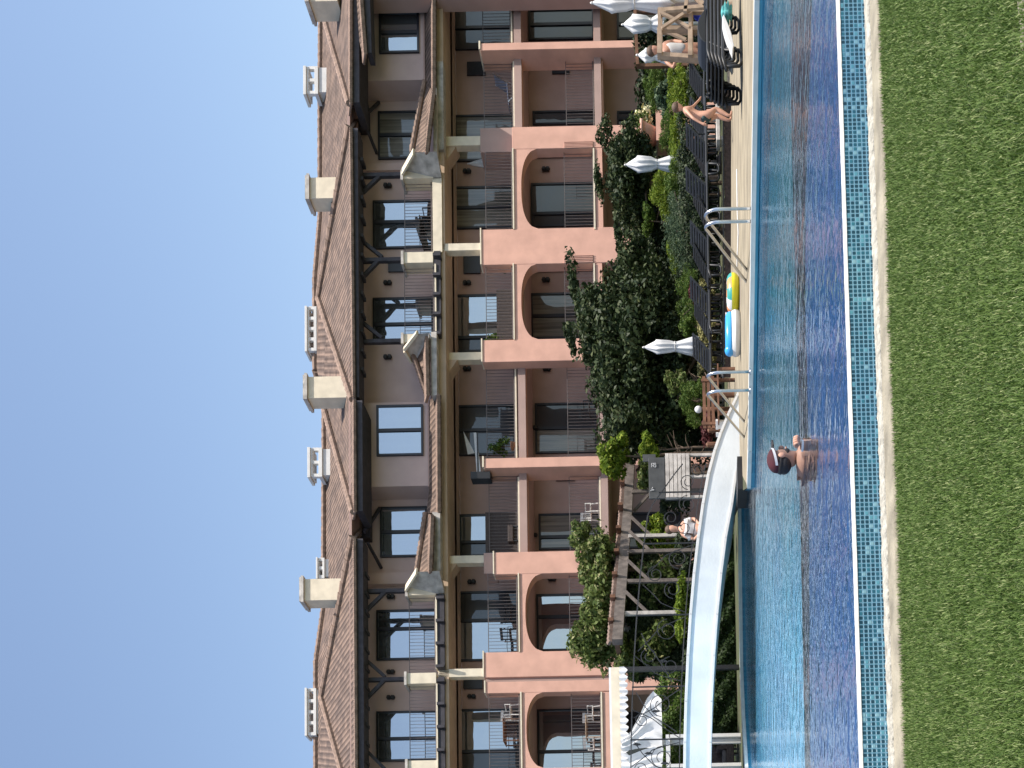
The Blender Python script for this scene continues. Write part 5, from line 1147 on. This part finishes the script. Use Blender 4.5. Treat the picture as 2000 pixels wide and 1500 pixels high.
shrub('conifer', 1300, 1350, 128, 245, 33.0, 'yell', 'yellow green conifer right of the walking person', 'conifer', 5200, .10, 36, .3, aspect=.2)
shrub('shrub', 1278, 1316, 158, 222, 34.0, 'blue', 'blue green broad leaved shrub between the conifers at the right', 'shrub', 1500, .16, 16, .38)
shrub('shrub', 1335, 1385, 120, 215, 32.0, 'dark', 'dark shrub low behind the loungers at the right', 'shrub', 3000, .09, 26, .3)
shrub('conifer', 1283, 1330, 210, 305, 34.0, 'mid', 'soft green bushy conifer behind the walking person', 'conifer', 5200, .08, 40, .28, aspect=.2)
shrub('conifer', 1306, 1336, 232, 330, 32.6, 'yell', 'low yellow conifer strip between the walking person and the slim parasol', 'conifer', 2600, .09, 22, .32, aspect=.2)
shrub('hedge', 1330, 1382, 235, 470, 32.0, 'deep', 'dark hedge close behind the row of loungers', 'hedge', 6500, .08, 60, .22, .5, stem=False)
shrub('conifer', 1268, 1335, 338, 425, 34.0, 'yell', 'feathery yellow green conifer left of the slim parasol', 'conifer', 5600, .10, 34, .3, aspect=.2)
shrub('conifer', 1296, 1350, 318, 400, 33.0, 'mid', 'green conifer at the foot of the feathery yellow one', 'conifer', 3600, .09, 30, .3, aspect=.2)
shrub('shrub', 1248, 1280, 402, 462, 36.0, 'mid', 'small round green shrub at the base of the middle pillar', 'shrub', 1800, .08, 20, .35)
shrub('conifer', 1290, 1385, 380, 525, 33.0, 'blue', 'wide blue green spruce behind the right pool ladder', 'conifer', 9500, .08, 70, .24, 1.2, aspect=.2)
shrub('conifer', 1298, 1330, 462, 530, 33.8, 'yell', 'small yellow green conifer beside the blue green spruce', 'conifer', 2400, .09, 20, .34, aspect=.2)
shrub('conifer', 1318, 1396, 525, 640, 32.5, 'mid', 'green pine shrub behind the yellow swim ring', 'conifer', 7000, .08, 50, .26, aspect=.2)
shrub('shrub', 1344, 1368, 550, 606, 31.8, 'red', 'dark red leaved shrub above the olive hedge', 'shrub', 1500, .08, 18, .36)
shrub('hedge', 1366, 1397, 562, 722, 31.2, 'olive', 'long low olive green hedge behind the inflatables', 'hedge', 5200, .08, 50, .22, .4, stem=False)
shrub('shrub', 1326, 1366, 610, 662, 32.0, 'mid', 'bright green shrub right of the white parasol in front of the big tree', 'shrub', 2400, .08, 22, .34)
shrub('shrub', 1318, 1395, 735, 828, 31.0, 'mid', 'feathery green shrub behind the left pool ladder', 'conifer', 5600, .08, 40, .27, aspect=.22)
shrub('shrub', 1295, 1345, 715, 770, 32.5, 'vine', 'rose bush with cream blooms at the foot of the big tree', 'shrub', 2200, .10, 22, .34)
shrub('shrub', 1368, 1400, 800, 870, 28.5, 'red', 'low dark red ground shrub around the brown stakes', 'shrub', 1500, .08, 16, .38)
shrub('shrub', 1168, 1235, 845, 935, 34.0, 'yell', 'yellow green vine shrub at the top right end of the pergola', 'shrub', 3400, .13, 28, .32)
shrub('shrub', 1240, 1290, 848, 905, 33.5, 'yell', 'yellow green shrub right of the slate board', 'shrub', 2200, .12, 22, .34)
shrub('shrub', 1244, 1300, 890, 965, 35.0, 'vine', 'olive vine leaves behind the slate board', 'shrub', 1800, .13, 18, .36)
shrub('vine', 1118, 1215, 1045, 1180, 33.0, 'vine', 'vine climbing over the pergola in front of the left arch', 'vine', 9000, .15, 60, .25, 1.2, extra=[(1108, 1160, 1020, 1065, 900, 8), (1108, 1205, 1170, 1310, 7600, 40), (1190, 1250, 1235, 1325, 3400, 20), (1140, 1215, 1020, 1320, 9000, 70), (1236, 1330, 1090, 1190, 1500, 26), (1240, 1330, 1205, 1320, 2200, 30)])
shrub('vine', 1228, 1345, 1085, 1325, 33.5, 'dark', 'dark vine wall growing below the pergola beam', 'vine', 22000, .15, 90, .2, .35, stem=False, box=True)
shrub('shrub', 1243, 1325, 1010, 1095, 34.0, 'yell', 'bright green shrub behind the seated person', 'shrub', 4200, .12, 34, .3)
shrub('shrub', 1312, 1350, 1120, 1262, 30.0, 'yell', 'bright green low shrub seen over the bridge railing', 'shrub', 4200, .09, 40, .25, .5)
shrub('hedge', 1290, 1345, 1325, 1640, 31.0, 'mid', 'clipped green hedge behind the gazebo curtains', 'hedge', 9500, .09, 90, .18, .5, stem=False)
shrub('hedge', 1388, 1440, 1030, 1455, 29.6, 'bank', 'added dark planting standing in for the shaded lawn bank under the bridge', 'hedge', 26000, .09, 120, .14, .6, stem=False)  # dark leaves added in place of lawn lying in shade
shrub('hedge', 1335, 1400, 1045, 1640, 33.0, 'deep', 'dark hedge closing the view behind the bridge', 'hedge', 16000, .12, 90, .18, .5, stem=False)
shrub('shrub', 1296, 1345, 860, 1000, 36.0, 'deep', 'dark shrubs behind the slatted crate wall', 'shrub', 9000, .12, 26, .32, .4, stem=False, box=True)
# ================================================================= THINGS ON THE BALCONIES
def onb(x, y, o):      # point on a balcony in world space
    a = B(x, y, o); return BO + BT * a[0] + BN * o + Vector((0, 0, a[1]))
def bchair(x, y, z, o, rz, label, m='white', group='plastic balcony chairs'):
    p = onb(x, y, o); t = thing('chair', (p.x, p.y, z), label, 'chair', rz, group)
    mb = MB(); mb.box(-.22, .22, -.22, .22, .42, .45); mb.build('seat', M[m], t, bevel=.01)
    mb = MB(); mb.box(-.22, .22, .20, .23, .76, .86)
    for i in range(4): xx = -.18 + .12 * i; mb.box(xx - .02, xx + .02, .20, .23, .45, .76)
    mb.build('backrest', M[m], t)
    for sx in (-.19, .19):
        for sy in (-.19, .19): mb = MB(); mb.beam((sx, sy, .42), (sx * 1.15, sy * 1.15, 0), .035, .035); mb.build('leg', M[m], t)
        mb = MB(); mb.beam((sx * 1.15, -.2, .64), (sx * 1.15, .2, .66), .04, .03, (0, 0, 1)); mb.beam((sx * 1.15, -.2, .42), (sx * 1.15, -.2, .64), .03, .03); mb.build('armrest', M[m], t)
def btable(x, y, z, o, label, m='white'):
    p = onb(x, y, o); t = thing('table', (p.x, p.y, z), label, 'table', group='balcony tables')
    mb = MB(); mb.box(-.45, .45, -.35, .35, .70, .73); mb.build('tabletop', M[m], t, bevel=.01)
    for sx in (-.4, .4):
        for sy in (-.3, .3): mb = MB(); mb.beam((sx, sy, .70), (sx, sy, 0), .04, .04); mb.build('leg', M[m], t)
bchair(1160, 1395, S1t, -.6, .3, 'white plastic chair on the lower left arched balcony, right of the table'); bchair(1160, 1452, S1t, -.7, -.4, 'white plastic chair on the lower left arched balcony, left of the table'); btable(1160, 1424, S1t, -.9, 'wooden topped table between the two white chairs', 'wood')
bchair(1004, 1392, S2t, -.6, .2, 'pale chair on the upper left balcony'); btable(1004, 1430, S2t, -.8, 'dark table on the upper left balcony', 'brown')
bchair(1000, 1200, S2t, -.8, .3, 'dark chair on the balcony above the vine arch', 'plastic', 'dark balcony chairs'); bchair(1000, 1240, S2t, -.7, -.5, 'dark chair left of the other one above the vine arch', 'plastic', 'dark balcony chairs')
bchair(1000, 590, S2t, -.8, .4, 'white chair on the balcony over the middle arch, right one'); bchair(1000, 640, S2t, -.8, -.3, 'white chair on the balcony over the middle arch, left one')
btable(848, 455, S3t, -.9, 'dark barbecue table on the top balcony beside the tall pier', 'plastic'); bchair(848, 425, S3t, -.9, .2, 'dark chair on the top balcony beside the barbecue table', 'plastic', 'dark balcony chairs')
bchair(1172, 1000, S1t, -1.0, .4, 'white chair on the lower balcony right of the vine', 'white')
bchair(1165, 800, S1t, -1.0, .1, 'dark chair behind the crown of the big tree', 'plastic', 'dark balcony chairs')
p = onb(1000, 185, -1.1); t = thing('lounge_chair', (p.x, p.y, S2t), 'pale blue folding lounge chair on the balcony over the right arch bay', 'lounge chair')
mb = MB(); mb.beam((-.6, 0, .3), (.25, 0, .35), .5, .03, (0, 0, 1)); mb.beam((.25, 0, .35), (.6, 0, .85), .5, .03, (0, 0, 1)); mb.build('sling', mat('pale_blue_fabric', (.30, .32, .42), .9), t)
for s in (-.25, .25):
    for a, b in (((-.5, s, .3), (-.2, s, 0)), ((.3, s, .35), (.1, s, 0)), ((.25, s, .35), (.62, s, .88))): mb = MB(); mb.beam(a, b, .03, .03); mb.build('frame_bar', M['steel'], t)
def smallpar(x, y, z, o, label, col='canvas', h=2.2):
    p = onb(x, y, o); t = thing('parasol', (p.x, p.y, z), label, 'parasol', group='closed parasols on the balconies')
    mb = MB(); mb.lathe([(.02, h), (.07, h - .25), (.13, h - .6), (.20, h - 1.05), (.17, h - 1.08)], (0, 0, 0), 24, .18, 6); mb.build('canopy', M[col], t, True)
    mb = MB(); mb.tube([(0, 0, 0), (0, 0, h + .04)], .02, 8); mb.build('pole', M['white'], t, True); mb = MB(); mb.lathe([(.2, 0), (.2, .06), (.05, .09)], (0, 0, 0), 14); mb.build('base', M['cushion'], t, True)
smallpar(1003, 318, S2t, -1.2, 'small closed pale parasol on the balcony above the right arch', 'towel', 1.95)
smallpar(850, 366, S3t, -1.3, 'small white closed parasol on the top balcony above the right arch', 'canvas', 1.1)
# towel chair and drying cloth
p = onb(1012, 1050, -.75); t = thing('armchair', (p.x, p.y, S2t), 'balcony armchair covered with a khaki towel above the pillar with the shaded block', 'armchair', .1)
mb = MB(); mb.box(-.33, .33, -.3, .3, .25, .45); mb.build('seat', M['wicker'], t, bevel=.02)
mb = MB(); mb.box(-.36, .36, -.12, .02, .38, 1.02); mb.box(-.36, .36, -.05, .33, .97, 1.03); mb.build('towel_cover', M['khaki'], t, bevel=.04)
for sx in (-.28, .28):
    for sy in (-.25, .25): mb = MB(); mb.box(sx - .02, sx + .02, sy - .02, sy + .02, 0, .25); mb.build('leg', M['black'], t)
p = onb(1006, 876, .0); t = thing('clothes_rack', (p.x, p.y - .1, S2t), 'clothes rack with a long white sheet hung beside the narrow fin wall', 'clothes rack'); 
def OB(x, y, o): return onb(x, y, o) - Vector(t.location)
mb = MB(); mb.beam(OB(932, 845, -.8), OB(934, 930, -.6), .03, .05); mb.beam(OB(932, 845, -.8), Vector((OB(932, 845, -.8).x, OB(932, 845, -.8).y, 0)), .03, .03); mb.build('rack_bar', M['black'], t)
mb = MB(); a, b = OB(925, 845, -.82), OB(931, 922, -.62); mb.prism([a, b, b + Vector((0, 0, -.16)), a + Vector((0, 0, -.10))], (0, .04, 0)); mb.build('sheet', M['towel'], t)
mb = MB(); a = OB(905, 842, -1.4); mb.prism([a, a + Vector((-.9, 0, -.15)), a + Vector((-.85, 0, -.42))], (0, .03, 0)); mb.build('hung_cloth', M['towel'], t)
p = onb(960, 933, -.3); mb = MB(); mb.box(-.14, .14, -.2, .2, 0, .75); o = mb.build('planter', M['black'], bevel=.02); o.location = (p.x, p.y, p.z); 
tag(o, 'dark green box planter on the wall left of the narrow fin', 'planter')
for (x, y, z, o_, lab) in ((1004, 514, S2t, -.5, 'leafy pot plant in the right corner of the middle upper balcony'), (1004, 668, S2t, -.4, 'small pot plant at the left pillar of the middle upper balcony'), (1006, 872, S2t, -.6, 'tall pot plant on the balcony right of the fin with the sheet')):
    p = onb(x, y, o_); t = thing('pot_plant', (p.x, p.y, z), lab, 'pot plant'); mb = MB(); mb.lathe([(.12, 0), (.17, .28), (.18, .30), (.14, .30)], (0, 0, 0), 14); mb.build('pot', M['brown'], t, True)
    P, N_ = blob_points((0, 0, .75), (.34, .3, .5), 420, 10, .42); leaves('foliage', P, N_, .12, LM['mid'], t); mb = MB(); mb.tube([(0, 0, .25), (.02, 0, .9)], .015, 6); mb.build('stem', M['bark'], t)
